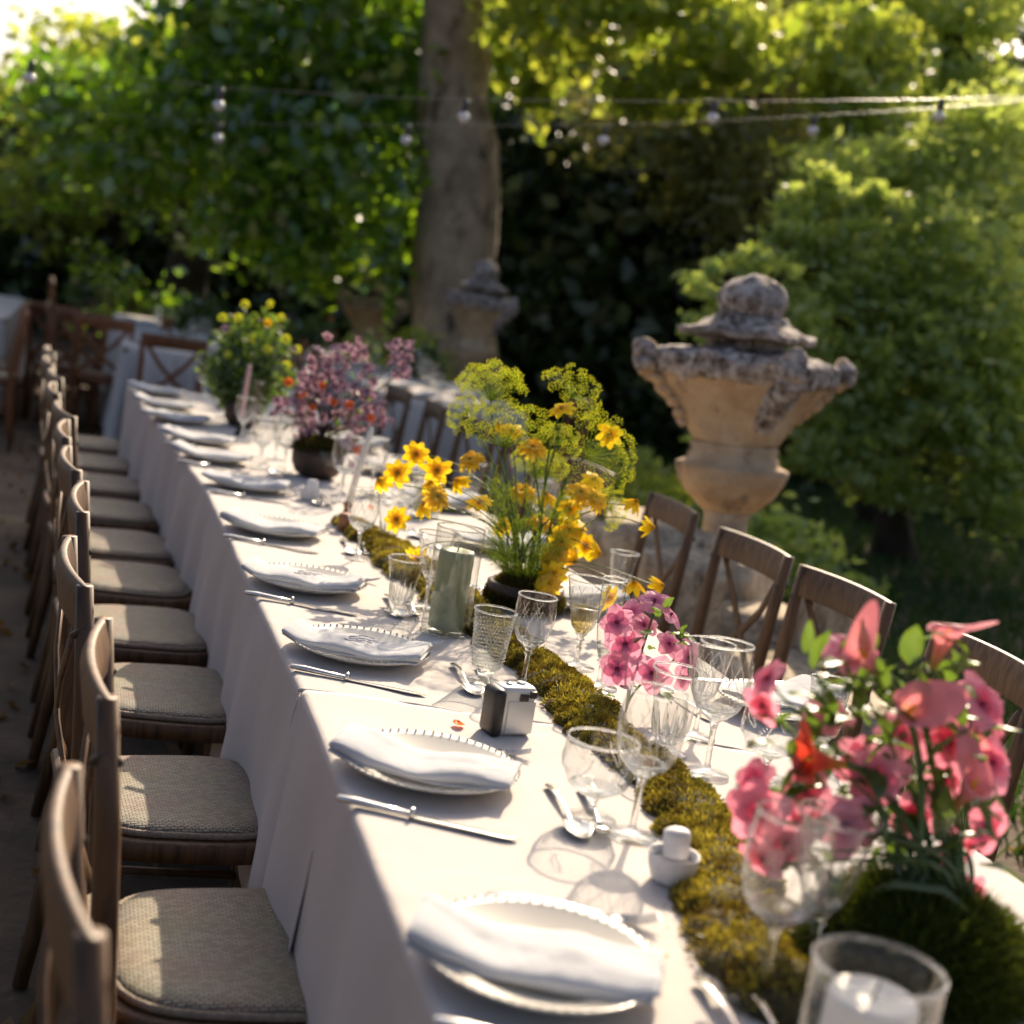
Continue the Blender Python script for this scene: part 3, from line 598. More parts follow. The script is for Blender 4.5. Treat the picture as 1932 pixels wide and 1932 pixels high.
# ------------------------------------------------------------------ the long table: three cloths end to end
TH = .75; TW = .94
E0 = at(756, 1769); E1 = at(558, 1289); E2 = at(384, 917); E3 = at(240, 725)
def frame(a, b):
    v = (b-a); v.z = 0; v.normalize(); return v, Vector((v.y, -v.x, 0))
def tablecloth(label, A, B, s0f, s1f, drop, z, endpanels, group='tablecloths of the long table', W=TW, seed=0, wave=.02, kx=None):
    v, u = frame(A, B); L_ = (B-A).length
    r = .012; cols = []
    for i in range(15): cols.append((0, 1-i/14, 'L'))               # left drape hem -> edge
    for i in range(1, 6): cols.append((i/6, 0, 'LA'))
    for i in range(49): cols.append((i/48, 0, 'T'))
    for i in range(1, 6): cols.append((i/6, 0, 'RA'))
    for i in range(15): cols.append((0, i/14, 'R'))
    n = int(L_/.022)
    def pos(i, c):
        f = i/n; k, d, ty = c
        def S(t): a = s0f(t); b = s1f(t, d if ty in 'LR' else 0); return a+(b-a)*f
        if ty == 'T': t = r+(W-2*r)*k; s = S(t); zz = z; nx = 0
        elif ty == 'LA': a = PI/2*k; t = r-r*math.cos(a); zz = z-r+r*math.sin(a); s = S(0)
        elif ty == 'RA': a = PI/2*(1-k); t = W-r+r*math.cos(a); zz = z-r+r*math.sin(a); s = S(W)
        else:
            s = S(0 if ty == 'L' else W); zz = z-r-drop*d
            fold = d**.8*(wave*(math.sin(s*9+seed+1.5*math.sin(s*3.1))+.6*math.sin(s*21+seed*2))+.03)
            t = -fold if ty == 'L' else W+fold
        p = A+v*s+u*t; return (p.x, p.y, zz)
    V = np.array([pos(i, c) for i in range(n+1) for c in cols])
    top = V[:, 2] > z-.004
    V[:, 2] += np.where(top, vn(V, 6)*.0012+vn(V, 17)*.0006+vn(V, 2.0)*.0015, 0)
    ss = (V[:, :2]-np.array(A)[:2])@np.array(v)[:2]; tt = (V[:, :2]-np.array(A)[:2])@np.array(u)[:2]
    cr = np.exp(-((tt-.47)/.004)**2)+sum(np.exp(-((ss-k*.62-.2)/.004)**2) for k in range(0, 8))+.7*np.exp(-((tt-.2)/.004)**2)
    V[:, 2] += np.where(top, .0024*cr*(.6+.4*vn(V, 5))+np.abs(vn(V*np.array([1, .35, 1]), 9))*.0022, 0)
    m_ = len(cols); I = np.arange((n+1)*m_).reshape(n+1, m_)
    Q = np.stack([I[:-1, :-1], I[1:, :-1], I[1:, 1:], I[:-1, 1:]], -1).reshape(-1, 4)
    o = npmesh('tablecloth', V, Q, M['cloth'], smooth=True)
    so_ = o.modifiers.new('thickness', 'SOLIDIFY'); so_.thickness = .0014; so_.offset = -1
    tag(o, label, 'tablecloth', group)
    for end in endpanels:                # a drape over the end of the table
        s_ = s0f(0) if end == 0 else s1f(0, 0); sg = -1 if end == 0 else 1
        mb = MB()
        def fn(a, b):
            sb = s_ if end == 0 else s1f(a*W, 0); p = A+v*(sb+sg*(.012*math.sin(min(1, b*12)*PI/2)+b*.03+wave*b*math.sin(a*22+seed)))+u*(a*(W+.0)); return (p.x, p.y, z-.001-drop*b)
        mb.grid(fn, 40, 16); e = mb.build('end_drape', M['cloth'], o)
    return o
vA, uA = frame(E0, E1); vB, uB = frame(E1, E2); vC, uC = frame(E2, E3)
NEAR = E1-vA*2.9
hem0 = at(562, 1304, TH+.003); hem1 = at(1060, 1371, TH+.003)       # the wavy hem of the near cloth across the table
def hem_s(t):
    a = (hem0-NEAR).dot(vA); b = (hem1-NEAR).dot(vA); ta = (hem0-NEAR).dot(uA); tb = (hem1-NEAR).dot(uA)
    return a+(b-a)*(t-ta)/(tb-ta)+.012*math.sin(t*13+.6)*min(1, t*6)
near = tablecloth('nearest white cloth, its hem lapping over the middle cloth beside the camera', NEAR, E1, lambda t: 0, lambda t, d: hem_s(t)-.02*d, .44, TH+.0045, [0], seed=1, wave=.013)
mid = tablecloth('middle white cloth under the yellow flower arrangement', E1, E2, lambda t: -.42, lambda t, d: (E2-E1).length+.02, .41, TH, [], seed=2, wave=.016)
far = tablecloth('farthest white cloth of the long table, beyond the row of blue-shadowed napkins', E2, E3, lambda t: -.04, lambda t, d: (E3-E2).length, .41, TH-.003, [1], seed=3)
hb = MB(); pth = []
for i in range(41):
    t = -.004+(TW+.008)*i/40; p = NEAR+vA*(hem_s(max(0, min(TW, t))))+uA*t; pth.append((p.x, p.y, TH+.0052+.0015*math.sin(i*.9)))
hb.tube(pth, .0032, 6); hb.build('hem', M['cloth'], near)
hb = MB(); pth = []
for i in range(20):
    d = i/19; s = hem_s(0)-.02*d; fold = d**.8*(0.013*(math.sin(s*9+1+1.5*math.sin(s*3.1))+.6*math.sin(s*21+2))+.03); p = NEAR+vA*(s+.002)-uA*(fold+.001); pth.append((p.x, p.y, TH-.01-.44*d))
hb.tube(pth, .003, 6); hb.build('hem', M['cloth'], near)
def tf(s, t, z=TH):                      # table frame, s along from the near cloth's hem, t across from the aisle edge
    LB = (E2-E1).length
    if s < 0: p = E1+vA*s+uA*t
    elif s < LB: p = E1+vB*s+uB*t
    else: p = E2+vC*(s-LB)+uC*t
    return Vector((p.x, p.y, z))
def tang(s): d = vA if s < 0 else vB if s < (E2-E1).length else vC; return math.atan2(d.y, d.x)
# table tops and trestle legs under the cloths
def trestle(label, a, b):
    c = (a+b)/2; v, u = frame(a, b); t = empty('trestle_table', tuple((c+u*TW/2).xy)+(0,), math.atan2(v.y, v.x), label, 'table', 'trestle tables of the long table')
    L_ = (b-a).length-.02
    MB().box((0, 0, TH-.035), (L_, TW-.03, .035)).build('table_top', M['wood'], t)
    for sx in (-1, 1):
        for sy in (-1, 1): MB().box((sx*(L_/2-.35), sy*(TW/2-.14), (TH-.055)/2), (.05, .05, TH-.055)).build('leg', M['wood'], t)
trestle('trestle table under the nearest white cloth', NEAR+vA*.02, E1-vA*.0)
trestle('trestle table under the middle white cloth', E1+vB*.03, E2-vB*.02)
trestle('trestle table under the farthest cloth of the long table', E2+vC*.05, E3-vC*.02)

M['piping'] = mat('woven seat edging', (.24, .19, .14), .8, c2=(.34, .28, .21), vsc=120, bump=.6, bsc=300)
# ------------------------------------------------------------------ cross-back chairs. Origin on the ground, front towards +X
def rail_path(n=9, bow=.05, hw=.195):
    return [(-.235-bow*(1-(2*i/(n-1)-1)**2), -hw+2*hw*i/(n-1), 0) for i in range(n)]
def make_chair(name, wood, pad):
    t = empty(name, (0, 0, 0), 0, 'x', 'chair')
    mb = MB()                            # seat frame: rounded trapezoid
    def outline(k, g=0): 
        a = 2*PI*k/48; c, s = math.cos(a), math.sin(a); e = 3.6; r = 1/((abs(c)**e+abs(s)**e)**(1/e)); x = r*c*(.195+g); yy = r*s*(.215+g)*(1+.07*c); return x, yy
    vv = []; lv = [(.412, -.012), (.416, 0), (.446, .003), (.452, -.004), (.452, -.03)]
    for z, g in lv: vv += [(*outline(k, g), z) for k in range(48)]
    ff = [(i*48+k, i*48+(k+1) % 48, (i+1)*48+(k+1) % 48, (i+1)*48+k) for i in range(len(lv)-1) for k in range(48)]+[tuple(range(48))[::-1], tuple(4*48+k for k in range(48))]
    mb.add(vv, ff); mb.build('seat_frame', wood, t)
    mb = MB(); vv = []; rings = [(.985, .456), (1.0, .461), (.975, .4665), (.93, .470), (.8, .472), (.5, .470), (.2, .468)]
    for f, z in rings: vv += [(outline(k, -.022)[0]*f, outline(k, -.022)[1]*f, z) for k in range(48)]
    ff = [(i*48+k, i*48+(k+1) % 48, (i+1)*48+(k+1) % 48, (i+1)*48+k) for i in range(len(rings)-1) for k in range(48)]+[tuple(6*48+k for k in range(48))]
    mb.add(vv, ff); ws = mb.build('woven_seat', pad, t)
    pp = [(*outline(k % 48, -.021), .4585) for k in range(49)]; MB().tube(pp, .0062, 8, cap=False).build('piping', M['piping'], ws)
    for s in (-1, 1):
        MB().tube([(.17, s*.17, .415), (.185, s*.178, .2), (.195, s*.182, 0)], [.019, .017, .013], 10).build('front_leg', wood, t)
        MB().tube([(-.225, s*.165, 0), (-.19, s*.178, .25), (-.185, s*.186, .45), (-.205, s*.192, .70), (-.225, s*.196, .885)], [.015, .018, .019, .017, .014], 10, flat=1.15).build('back_post', wood, t)
        MB().tube([(-.20, s*.178, .24), (.185, s*.18, .22)], .009, 8).build('side_stretcher', wood, t)
    mb = MB(); P = []
    for i in range(13):
        f = i/12; yy = -.205+.41*f; x = -.218-.022*(1-(2*f-1)**2); P.append((x, yy))
    vv = []; hs = .040
    for (x, yy) in P:
        for (dx, dz) in [(-.011, -hs), (.009, -hs), (.012, 0), (.005, hs), (-.006, hs+.002), (-.015, hs*.5)]: vv.append((x-.004*dz/hs+dx, yy, .845+dz+.002*(1-(yy/.2)**2)))
    ff = [(i*6+k, (i+1)*6+k, (i+1)*6+(k+1) % 6, i*6+(k+1) % 6) for i in range(12) for k in range(6)]+[tuple(range(6)), tuple(12*6+k for k in range(6))[::-1]]
    mb.add(vv, ff); mb.build('top_rail', wood, t, bevel=.003)
    for s in (-1, 1):
        MB().tube([(-.228, s*.165, .815), (-.235, s*.08, .70), (-.228, -s*.02, .60), (-.21, -s*.12, .52), (-.19, -s*.165, .475)], [.015]*5, 8, flat=.33).build('cross_slat', wood, t)
        MB().tube([(-.235, s*.196, .80), (-.22, s*.207, .82), (-.20, s*.196, .80)], [.006]*3, 6).build('bracket', M['wire'], t)
    MB().tube([(-.205, -.17, .47), (-.205, .17, .47)], .012, 8).build('lower_rail', wood, t)
    MB().tube([(.188, -.17, .30), (.188, .17, .30)], .009, 8).build('front_stretcher', wood, t)
    return t
ORD = ['nearest', 'second', 'third', 'fourth', 'fifth', 'sixth', 'seventh', 'eighth', 'ninth', 'tenth', 'eleventh', 'twelfth']
chair = make_chair('cross_back_chair', M['wood'], M['weave'])
GL = 'chairs along the aisle side of the long table'; GR = 'chairs along the garden side of the long table'
for i, (s, dt, dr) in enumerate([(-1.10, -.03, 4), (-.38, -.0, 1), (.22, .01, 4), (.86, .02, 0), (1.42, -.01, 4), (1.98, -.03, 1), (2.5, -.02, 5), (3.1, -.03, 0), (3.68, -.01, 3), (4.25, -.02, 1), (4.85, 0, 2)]):
    p = tf(s, -.16+dt, 0)
    if i < 2:                            # set by where the top of the near back post stands
        q = at(*[(170, 1765), (203, 1316)][i], .885); th = tang(s)-PI/2+R(dr); p = Vector((q.x+.225*math.cos(th)-.196*math.sin(th), q.y+.225*math.sin(th)+.196*math.cos(th), 0))
    lab = ORD[max(0, i-1)] if i else 'blurred foreground'
    put(chair, p, tang(s)-PI/2+R(dr), f'{lab} cross-back chair on the aisle side' + (', woven seat half in sun' if 0 < i < 4 else ', only its back post in view' if i == 0 else ', tucked against the cloth'), GL)
for i, (s, dt, dr) in enumerate([(.17, .0, -3), (.75, .0, 3), (1.27, .0, 2), (1.93, .02, -2), (2.62, .04, 2), (3.3, .0, 0), (3.95, .03, 5), (4.6, .0, -4), (5.3, 0, 2)]):
    p = tf(s, TW+.30+dt, 0)
    put(chair, p, tang(s)+PI/2+R(dr), f'{ORD[i]} cross-back chair on the garden side of the table' + [', cut by the right edge', ' behind the pink callas', ' in front of the pedestal stones', ' left of the nearest urn', ' behind the dill', '', ' with sun on its rail', '', ''][i], GR)
# ------------------------------------------------------------------ tables beyond
rchair = make_chair('red_brown_chair', M['redwood'], M['weave'])
GF = 'red-brown chairs around the far tables'
def far_table(label, c, ang, L_, W, clabel):
    t = empty('far_table', (c.x, c.y, 0), ang, label, 'table', 'tables in the background')
    MB().box((0, 0, TH-.03), (L_-.02, W-.02, .03)).build('table_top', M['wood'], t)
    for sx in (-1, 1):
        for sy in (-1, 1): MB().box((sx*(L_/2-.15), sy*(W/2-.12), .35), (.05, .05, .70)).build('leg', M['wood'], t)
    mb = MB(); n = 120; vv = []
    for z, g in [(TH-.012, .0), (TH-.002, -.002), (TH, -.012)]:
        pass
    rings = [(.10, 1.0), (.30, .7), (.5, .45), (.65, .2), (TH-.012, 0), (TH-.003, -.004), (TH, -.015)]
    for z, g in rings:
        for k in range(n):
            a = 2*PI*k/n; c_, s_ = math.cos(a), math.sin(a); e = 24; r = 1/((abs(c_)**e+abs(s_)**e)**(1/e))
            fl = 1+(.045*g+.02*g*math.sin(k*1.3)+.015*g*math.sin(k*2.9))/(W/2) if g > 0 else 1+g/(W/2)*.5
            vv.append((r*c_*L_/2*fl if abs(c_)*1 > 0 else 0, r*s_*W/2*fl, z))
    ff = [(i*n+k, i*n+(k+1) % n, (i+1)*n+(k+1) % n, (i+1)*n+k) for i in range(len(rings)-1) for k in range(n)]+[tuple(6*n+k for k in range(n))]
    mb.add(vv, ff); o = mb.build('tablecloth', M['cloth'], None); o.location = (c.x, c.y, .003); o.rotation_euler = (0, 0, ang)
    tag(o, clabel, 'tablecloth', 'cloths on the background tables')
F1 = at(232, 652, TH); vf = Vector((-.30, .954, 0)); uf = Vector((.954, .30, 0))
c1 = F1+vf*2.2+uf*.45; far_table('background table under white cloth at the left, beyond the end of the long one', c1, math.atan2(vf.y, vf.x), 4.4, .9, 'white cloth to the ground on the background table at the left')
F2 = at(738, 752, TH); c2 = F2+vf*1.3+uf*.45; far_table('background table to the right of the mauve blossoms', c2, math.atan2(vf.y, vf.x), 2.6, .9, 'white cloth on the background table right of the mauve blossoms')
c3 = F1+vf*2.9-uf*1.25; far_table('background table at the far left edge', c3, math.atan2(vf.y, vf.x), 3.4, .9, 'white cloth on the background table at the far left edge')
c4 = F1+vf*2.4+uf*1.9; far_table('background table behind the green arrangement', c4, math.atan2(vf.y, vf.x), 3.0, .9, 'white cloth on the background table behind the green arrangement')
va = math.atan2(vf.y, vf.x)
for (p, a, lab) in [(F1+uf*.30-vf*.30, va, 'red-brown chair at the near end of the left background table'), (at(325, 800, 0), va+.05, 'red-brown chair pulled out behind the last folded napkin'),
                    (at(178, 825, 0), va-.1, 'red-brown chair at the left side of the left background table, nearest'), (at(112, 805, 0), va+.35, 'red-brown chair at the left side of the left background table, second'), (F1-uf*.30+vf*1.5, va-PI/2, 'red-brown chair at the left side of the left background table, third'), (F1-uf*.30+vf*2.2, va-PI/2, 'red-brown chair at the left side of the left background table, fourth'),
                    (F1-uf*.86-vf*.1, va+PI/2, 'red-brown chair turned to the far left edge table, nearest'), (F1-uf*.9+vf*.6, va+PI/2, 'red-brown chair turned to the far left edge table, second'), (F1-uf*.9+vf*1.3, va+PI/2, 'red-brown chair turned to the far left edge table, third'),
                    (F1+uf*1.2+vf*.8, va+PI/2, 'red-brown chair on the right of the left background table, nearest'), (F1+uf*1.2+vf*1.6, va+PI/2, 'red-brown chair on the right of the left background table, second'),
                    (F2-uf*.22+vf*.35, va-PI/2, 'red-brown chair left of the table behind the mauve blossoms, nearest'), (F2-uf*.24+vf*1.0, va-PI/2, 'red-brown chair left of the table behind the mauve blossoms, second'), (F2-uf*.22+vf*1.7, va-PI/2, 'red-brown chair left of the table behind the mauve blossoms, third'),
                    (F2+uf*1.15+vf*.4, va+PI/2, 'red-brown chair right of the table behind the mauve blossoms'), (c4-uf*.7-vf*.6, va-PI/2, 'red-brown chair beside the table behind the green arrangement')]:
    put(rchair, (p.x, p.y, 0), a, lab, GF)
for i, (px, py, a) in enumerate([(105, 760, va-.4), (215, 660, va+.2), (120, 640, va-PI/2), (300, 600, va+PI), (180, 590, va-1.2), (400, 640, va+2.2), (640, 760, va-PI/2+.2), (700, 735, va+1.0), (560, 660, va-PI/2)]):
    p = at(px, py+30, 0); put(rchair, (p.x, p.y, 0), a, 'red-brown chair '+['pushed back at the left edge, nearest', 'seen between the two left background tables', 'standing behind the left edge chairs', 'beyond the left background table', 'far behind at the left edge', 'behind the green arrangement', 'just behind the mauve blossoms, left', 'just behind the mauve blossoms, right', 'far behind the pink taper'][i], GF)
# ------------------------------------------------------------------ place settings
def plate_r(r): return .0 if r < .085 else .019*((r-.085)/.055)**1.3
def make_plate():
    t = empty('plate', (0, 0, 0), 0, 'x', 'plate')
    for nm, R0, z0 in (('dish', .130, 0.006),):
        prof = [(.001, z0-.003), (R0*.50, z0-.003), (R0*.50, z0-.006), (R0*.53, z0-.006), (R0*.55, z0-.003), (R0*.62, z0-.001), (R0*.99, z0+.016), (R0, z0+.0175), (R0*.995, z0+.0195), (R0*.93, z0+.0155), (R0*.68, z0+.005), (R0*.60, z0+.002), (.001, z0+.002)]
        mb = MB(); mb.lathe(prof, 72, mod=lambda th, z, k, R0=R0, z0=z0: 1+(.006*abs(math.sin(th*18)) if z > z0+.014 else 0))
        mb.build(nm, M['plate'], t)
    mb = MB()                            # beaded edge
    for k in range(60):
        a = 2*PI*k/60; mb.lathe([(.0001, -.002), (.0018, -.001), (.0018, .001), (.0001, .002)], 5, (.1288*math.cos(a), .1288*math.sin(a), .0255))
    mb.build('beading', M['plate'], t)
    return t
def make_napkin(seed, L_=.262, W_=.112):
    t = empty('napkin', (0, 0, 0), 0, 'x', 'napkin')
    n, m_ = 60, 30
    def cen(x): return .006+.015*abs(x/.15)**2.2 if abs(x) < .16 else .05
    def fn(a, b):
        x = (a-.5)*L_; th = 2*PI*b; c, s = math.cos(th), math.sin(th); e = 3.2
        rr = 1/((abs(c)**e+abs(s)**e)**(1/e)); hw = W_/2*(1-.05*math.sin(a*7+seed)); hh = .0105*(1+.25*math.sin(a*11+seed*3))
        endt = min(1, (.5-abs(a-.5))*L_/.010); endt = math.sqrt(max(0, 1-(1-endt)**2))*.5+.5 if endt < 1 else 1
        y = rr*c*hw*(.97+.03*endt); z = rr*s*hh*endt
        if s < 0: z *= .7
        q = vn([[x*1+seed*5, y, z]], 28)[0]*.0024+vn([[x+seed*5, y, z]], 70)[0]*.0009+.004*math.exp(-((y+x*.25-.01*seed)/.006)**2)*(s > 0)
        curl = 0
        if a < .12: curl = (.12-a)*.05
        return (x, y, cen(x)+hh*.8+z+q+curl)
    mb = MB(); mb.grid(fn, n, m_); mb.f += [tuple(range(m_))[::-1], tuple(n*(m_+1)+k for k in range(m_))]
    mb.build('folded_cloth', M['napkin'], t)
    mb = MB()                            # second fold peeking out below
    def f2(a, b):
        x = (a-.5)*L_*.97-.002; y = (b-.5)*W_*1.06+.003; return (x, y, cen(x)+.0045+.0025*math.sin(a*9+seed)*(b-.5)+(.12-a)*.06*(a < .12))
    mb.grid(f2, 40, 8); o = mb.build('under_fold', M['napkin'], t); md = o.modifiers.new('t', 'SOLIDIFY'); md.thickness = .003
    mb = MB()                            # embroidered monogram: thread scrolls
    for (cx, cy_, r0, a0, a1, fl) in [(.008, .0, .014, .4, 5.6, .8), (-.012, .004, .010, -2, 3.2, 1.1), (.026, -.004, .011, 0, 5, .9), (.0, -.018, .022, 3.3, 6.1, .4), (.006, .02, .018, .2, 2.9, .4)]:
        P = []
        for i in range(18):
            a = a0+(a1-a0)*i/17; r = r0*(1-.35*i/17); x = cx+r*math.cos(a); y = (cy_+r*fl*math.sin(a)); P.append((x, y, cen(x)+.0125*.8+.0138+vn([[x+seed*5, y, .012]], 28)[0]*.002))
        mb.tube(P, .0009, 5)
    if seed > 4: mb.build('embroidery', M['thread'], t)
    return t
M['thread'] = mat('grey lilac thread', (.42, .40, .46), .7)
def make_knife():
    t = empty('knife', (0, 0, 0), 0, 'x', 'knife')
    MB().tube([(-.128, 0, .006), (-.124, 0, .0065), (-.10, 0, .007), (-.06, 0, .0062), (-.026, 0, .0058)], [.003, .0075, .0082, .0068, .0062], 12, flat=.62, side=(0, 1, 0)).build('handle', M['silver'], t)
    c = MB().lathe([(.0075, -.003), (.0088, -.001), (.0088, .001), (.0075, .003)], 14, cap=True).build('collar', M['silver'], t)
    c.rotation_euler = (0, PI/2, 0); c.location = (-.023, 0, .0065)
    mb = MB(); V = []
    for i in range(15):
        f = i/14; x = -.022+.142*f; hw = .0095*(1-.3*(1-f))*(1 if f < .8 else math.sqrt(max(.02, 1-((f-.8)/.2)**2))); V += [(x, -hw, .003), (x, hw, .0022), (x, hw, .0034), (x, -hw, .0052)]
    mb.add(V, [(i*4+k, i*4+(k+1) % 4, (i+1)*4+(k+1) % 4, (i+1)*4+k) for i in range(14) for k in range(4)]+[(3, 2, 1, 0), (56, 57, 58, 59)])
    mb.build('blade', M['silver'], t, bevel=.0004)
    return t
def neck(L_): return [(0, 0, .004), (.02, 0, .007), (.05, 0, .012), (.085, 0, .012), (.11, 0, .007), (L_, 0, .006)]
def make_spoon():
    t = empty('spoon', (0, 0, 0), 0, 'x', 'spoon')
    MB().tube([(-.10, 0, .005), (-.095, 0, .006), (-.06, 0, .010), (-.01, 0, .011), (.03, 0, .006), (.045, 0, .004)], [.003, .0085, .006, .0035, .003, .0045], 10, flat=.35, side=(0, 1, 0)).build('handle', M['silver'], t)
    def fn(a, b):
        x = (a*2-1); w_ = math.sqrt(max(0, 1-x*x))*(.020-.003*x); y = (b*2-1)*w_; return (.072+x*.032, y, .003+.010*((y/.02)**2+(x*.8)**2*.8)-.0)
    mb = MB(); mb.grid(fn, 16, 10); o = mb.build('spoon_bowl', M['silver'], t); md = o.modifiers.new('t', 'SOLIDIFY'); md.thickness = .0012
    return t
def make_fork():
    t = empty('fork', (0, 0, 0), 0, 'x', 'fork')
    MB().tube([(-.10, 0, .005), (-.095, 0, .006), (-.06, 0, .010), (-.01, 0, .011), (.03, 0, .006), (.045, 0, .004)], [.003, .0085, .006, .0035, .003, .005], 10, flat=.35, side=(0, 1, 0)).build('handle', M['silver'], t)
    MB().tube([(.042, 0, .004), (.050, 0, .0035), (.062, 0, .004)], [.006, .0115, .0118], 10, flat=.14, side=(0, 1, 0)).build('fork_head', M['silver'], t)
    for k in range(4):
        y = (k-1.5)*.0066; MB().tube([(.058, y, .004), (.08, y, .007), (.098, y, .013), (.104, y, .016)], [.0016, .0015, .0012, .0005], 6, side=(0, 1, 0)).build('tine', M['silver'], t)
    return t
plate = make_plate(); napkins = [make_napkin(i*1.7+.3) for i in range(4)]; knife = make_knife(); spoon = make_spoon(); fork = make_fork()
PL = [((795, 1745), (1250, 1832)), ((645, 1392), (985, 1470)), ((533, 1180), (835, 1235)), ((462, 1060), (705, 1105)), ((424, 968), (620, 1000)),
      ((375, 892), (565, 915)), ((325, 838), (485, 865)), ((300, 806), (455, 832)), ((270, 772), (400, 790)), ((256, 748), (375, 765)), ((245, 725), (350, 737))]
GS = 'place settings along the aisle side'
for i, (a, b) in enumerate(PL):
    A = at(*a, TH+.034); B = at(*b, TH+.034); c = (A+B)/2; d = B-A; ang = math.atan2(d.y, d.x)
    ang = R(-8)+.35*(ang-R(-8)) if i < 6 else R(0)
    u = Vector((math.cos(ang), math.sin(ang), 0)); v = Vector((-u.y, u.x, 0)); zz = TH+(.0075 if i < 2 else .002)
    O = ORD[i]
    put(plate, (c.x, c.y, zz), ang, f'cream plate under the folded napkin in the {O} place setting on the aisle side', GS)
    q = c-u*.004-v*.012
    put(napkins[3 if i in (2, 3) else i % 3], (q.x, q.y, zz+.006), ang+R([1, 2, -1, 3, 0, 1][i % 6]), f'white folded napkin on the {O} plate on the aisle side' + (', monogram embroidered in the middle' if i in (2, 3) else ''), GS)
    if i < 8:
        q = c-v*(.178 if i else .158)+u*(.045); put(knife, (q.x, q.y, zz+.0005), ang+R([1, 0, -2, 1][i % 4]), f'silver table knife in front of the {O} plate on the aisle side', GS)
        q = c+v*.165+u*.02; put(fork, (q.x, q.y, zz), ang+R(4), f'silver fork lying beyond the {O} plate on the aisle side', GS)
    if i < 7:
        q = c+u*.205-v*.035; put(spoon, (q.x, q.y, zz), ang-R(68), f'silver dessert spoon between the {O} plate and its glasses', GS)
        q = c+u*.245-v*.02; put(fork, (q.x, q.y, zz), ang-R(72), f'silver dessert fork beside the dessert spoon of the {O} aisle side setting', GS)
GG = 'place settings along the garden side'
for i, s in enumerate([.20, .82, 1.45, 2.1, 2.75, 3.4, 4.1]):
    t0 = TW-.17; p = tf(s, t0); ang = tang(s)-PI/2+PI
    if i == 0: p = at(1475, 1345, TH)
    put(plate, (p.x, p.y, TH+.002), ang, f'cream plate in the {ORD[i]} place setting on the garden side', GG)
    put(napkins[(i+1) % 3], (p.x, p.y, TH+.016), ang+R(6 if i else 28), f'white folded napkin on the {ORD[i]} plate from the front on the garden side', GG)
    u = Vector((math.cos(ang), math.sin(ang), 0)); v = Vector((-u.y, u.x, 0))
    q = p-v*.185; put(knife, (q.x, q.y, TH+.002), ang, f'silver table knife beside the {ORD[i]} plate on the garden side', GG)
    q = p+u*.21; put(spoon, (q.x, q.y, TH+.002), ang-R(80), f'silver dessert spoon above the {ORD[i]} plate on the garden side', GG)
# napkins and plates on the background tables
GB = 'place settings on the background tables'
bp = [(at(320, 652, TH), 'left background table, nearest'), (at(330, 668, TH), 'left background table, second'), (at(345, 690, TH), 'left background table, third'), (at(170, 560, TH), 'far left edge table'), (at(240, 602, TH), 'left background table, far end'), (at(790, 752, TH), 'table right of the mauve blossoms, nearest'), (at(760, 738, TH), 'table right of the mauve blossoms, second')]
for p, w_ in [((F1+uf*.2+vf*k*.62+vf*.3), f'left background table, left side, {ORD[k]}') for k in range(5)]+[((F1+uf*.7+vf*k*.62+vf*.3), f'left background table, right side, {ORD[k]}') for k in range(5)]+[((F2+uf*.2+vf*k*.62+vf*.25), f'table by the mauve blossoms, left side, {ORD[k]}') for k in range(3)]+[((F2+uf*.7+vf*k*.62+vf*.25), f'table by the mauve blossoms, right side, {ORD[k]}') for k in range(3)]:
    put(plate, (p.x, p.y, TH+.004), va, f'cream plate on the {w_}', GB); put(napkins[1], (p.x, p.y, TH+.018), va-PI/2, f'white folded napkin on the {w_}', GB)

# ------------------------------------------------------------------ glasses
def shell(name, prof, mt, t, n=40, mod=None):
    mb = MB(); mb.lathe(prof, n, mod=mod); return mb.build(name, mt, t)
def rimring(r, z, t, w_=.0016):
    mb = MB(); mb.lathe([(r+w_*math.cos(a), z+w_*math.sin(a)) for a in [2*PI*i/8 for i in range(9)]], 40); mb.build('rim', M['crystal'], t)
def stemfoot(t, z1, rf=.034, rs=.0042, facet=0, knob=True):
    prof = [(.0005, .0008), (rf, .0008), (rf+.0006, .0018), (rf, .003), (rf*.5, .0045), (rs*1.6, .010), (rs, .020), (rs*.95, z1*.55), (rs*1.1, z1*.85)]
    if knob: prof += [(rs*2.0, z1*.9), (rs*1.3, z1*.94)]
    prof += [(rs*1.6, z1), (rs*2.6, z1+.004), (.0005, z1+.004)]
    shell('stem_and_foot', prof, M['crystal'], t, 32)
def bowl_prof(kind):
    if kind == 'wine': return [(.004, 0), (.014, .004), (.026, .016), (.034, .034), (.0375, .055), (.0375, .075), (.0355, .098)]
    if kind == 'cone': return [(.004, 0), (.012, .004), (.020, .016), (.026, .034), (.031, .058), (.036, .082), (.041, .105)]
    if kind == 'goblet': return [(.005, 0), (.018, .005), (.034, .020), (.043, .042), (.046, .066), (.045, .09), (.041, .122)]
    if kind == 'balloon': return [(.005, 0), (.020, .003), (.036, .014), (.0455, .034), (.047, .050), (.0445, .072)]
    if kind == 'flute': return [(.003, 0), (.009, .006), (.016, .03), (.021, .07), (.0235, .12), (.0225, .16)]
def spiral(prof, n, turns, z0, rad=.00055, off=.0004, lo=.1, hi=.8):
    mb = MB(); zs = [p[1] for p in prof]; rs = [p[0] for p in prof]
    for sg in (-1, 1):
        for k in range(n):
            P = []
            for i in range(14):
                f = lo+(hi-lo)*i/13; z = f*zs[-1]; r = float(np.interp(z, zs, rs))+off; a = 2*PI*k/n+sg*turns*2*PI*(f-lo)
                P.append((r*math.cos(a), r*math.sin(a), z+z0))
            mb.tube(P, rad, 4)
    return mb
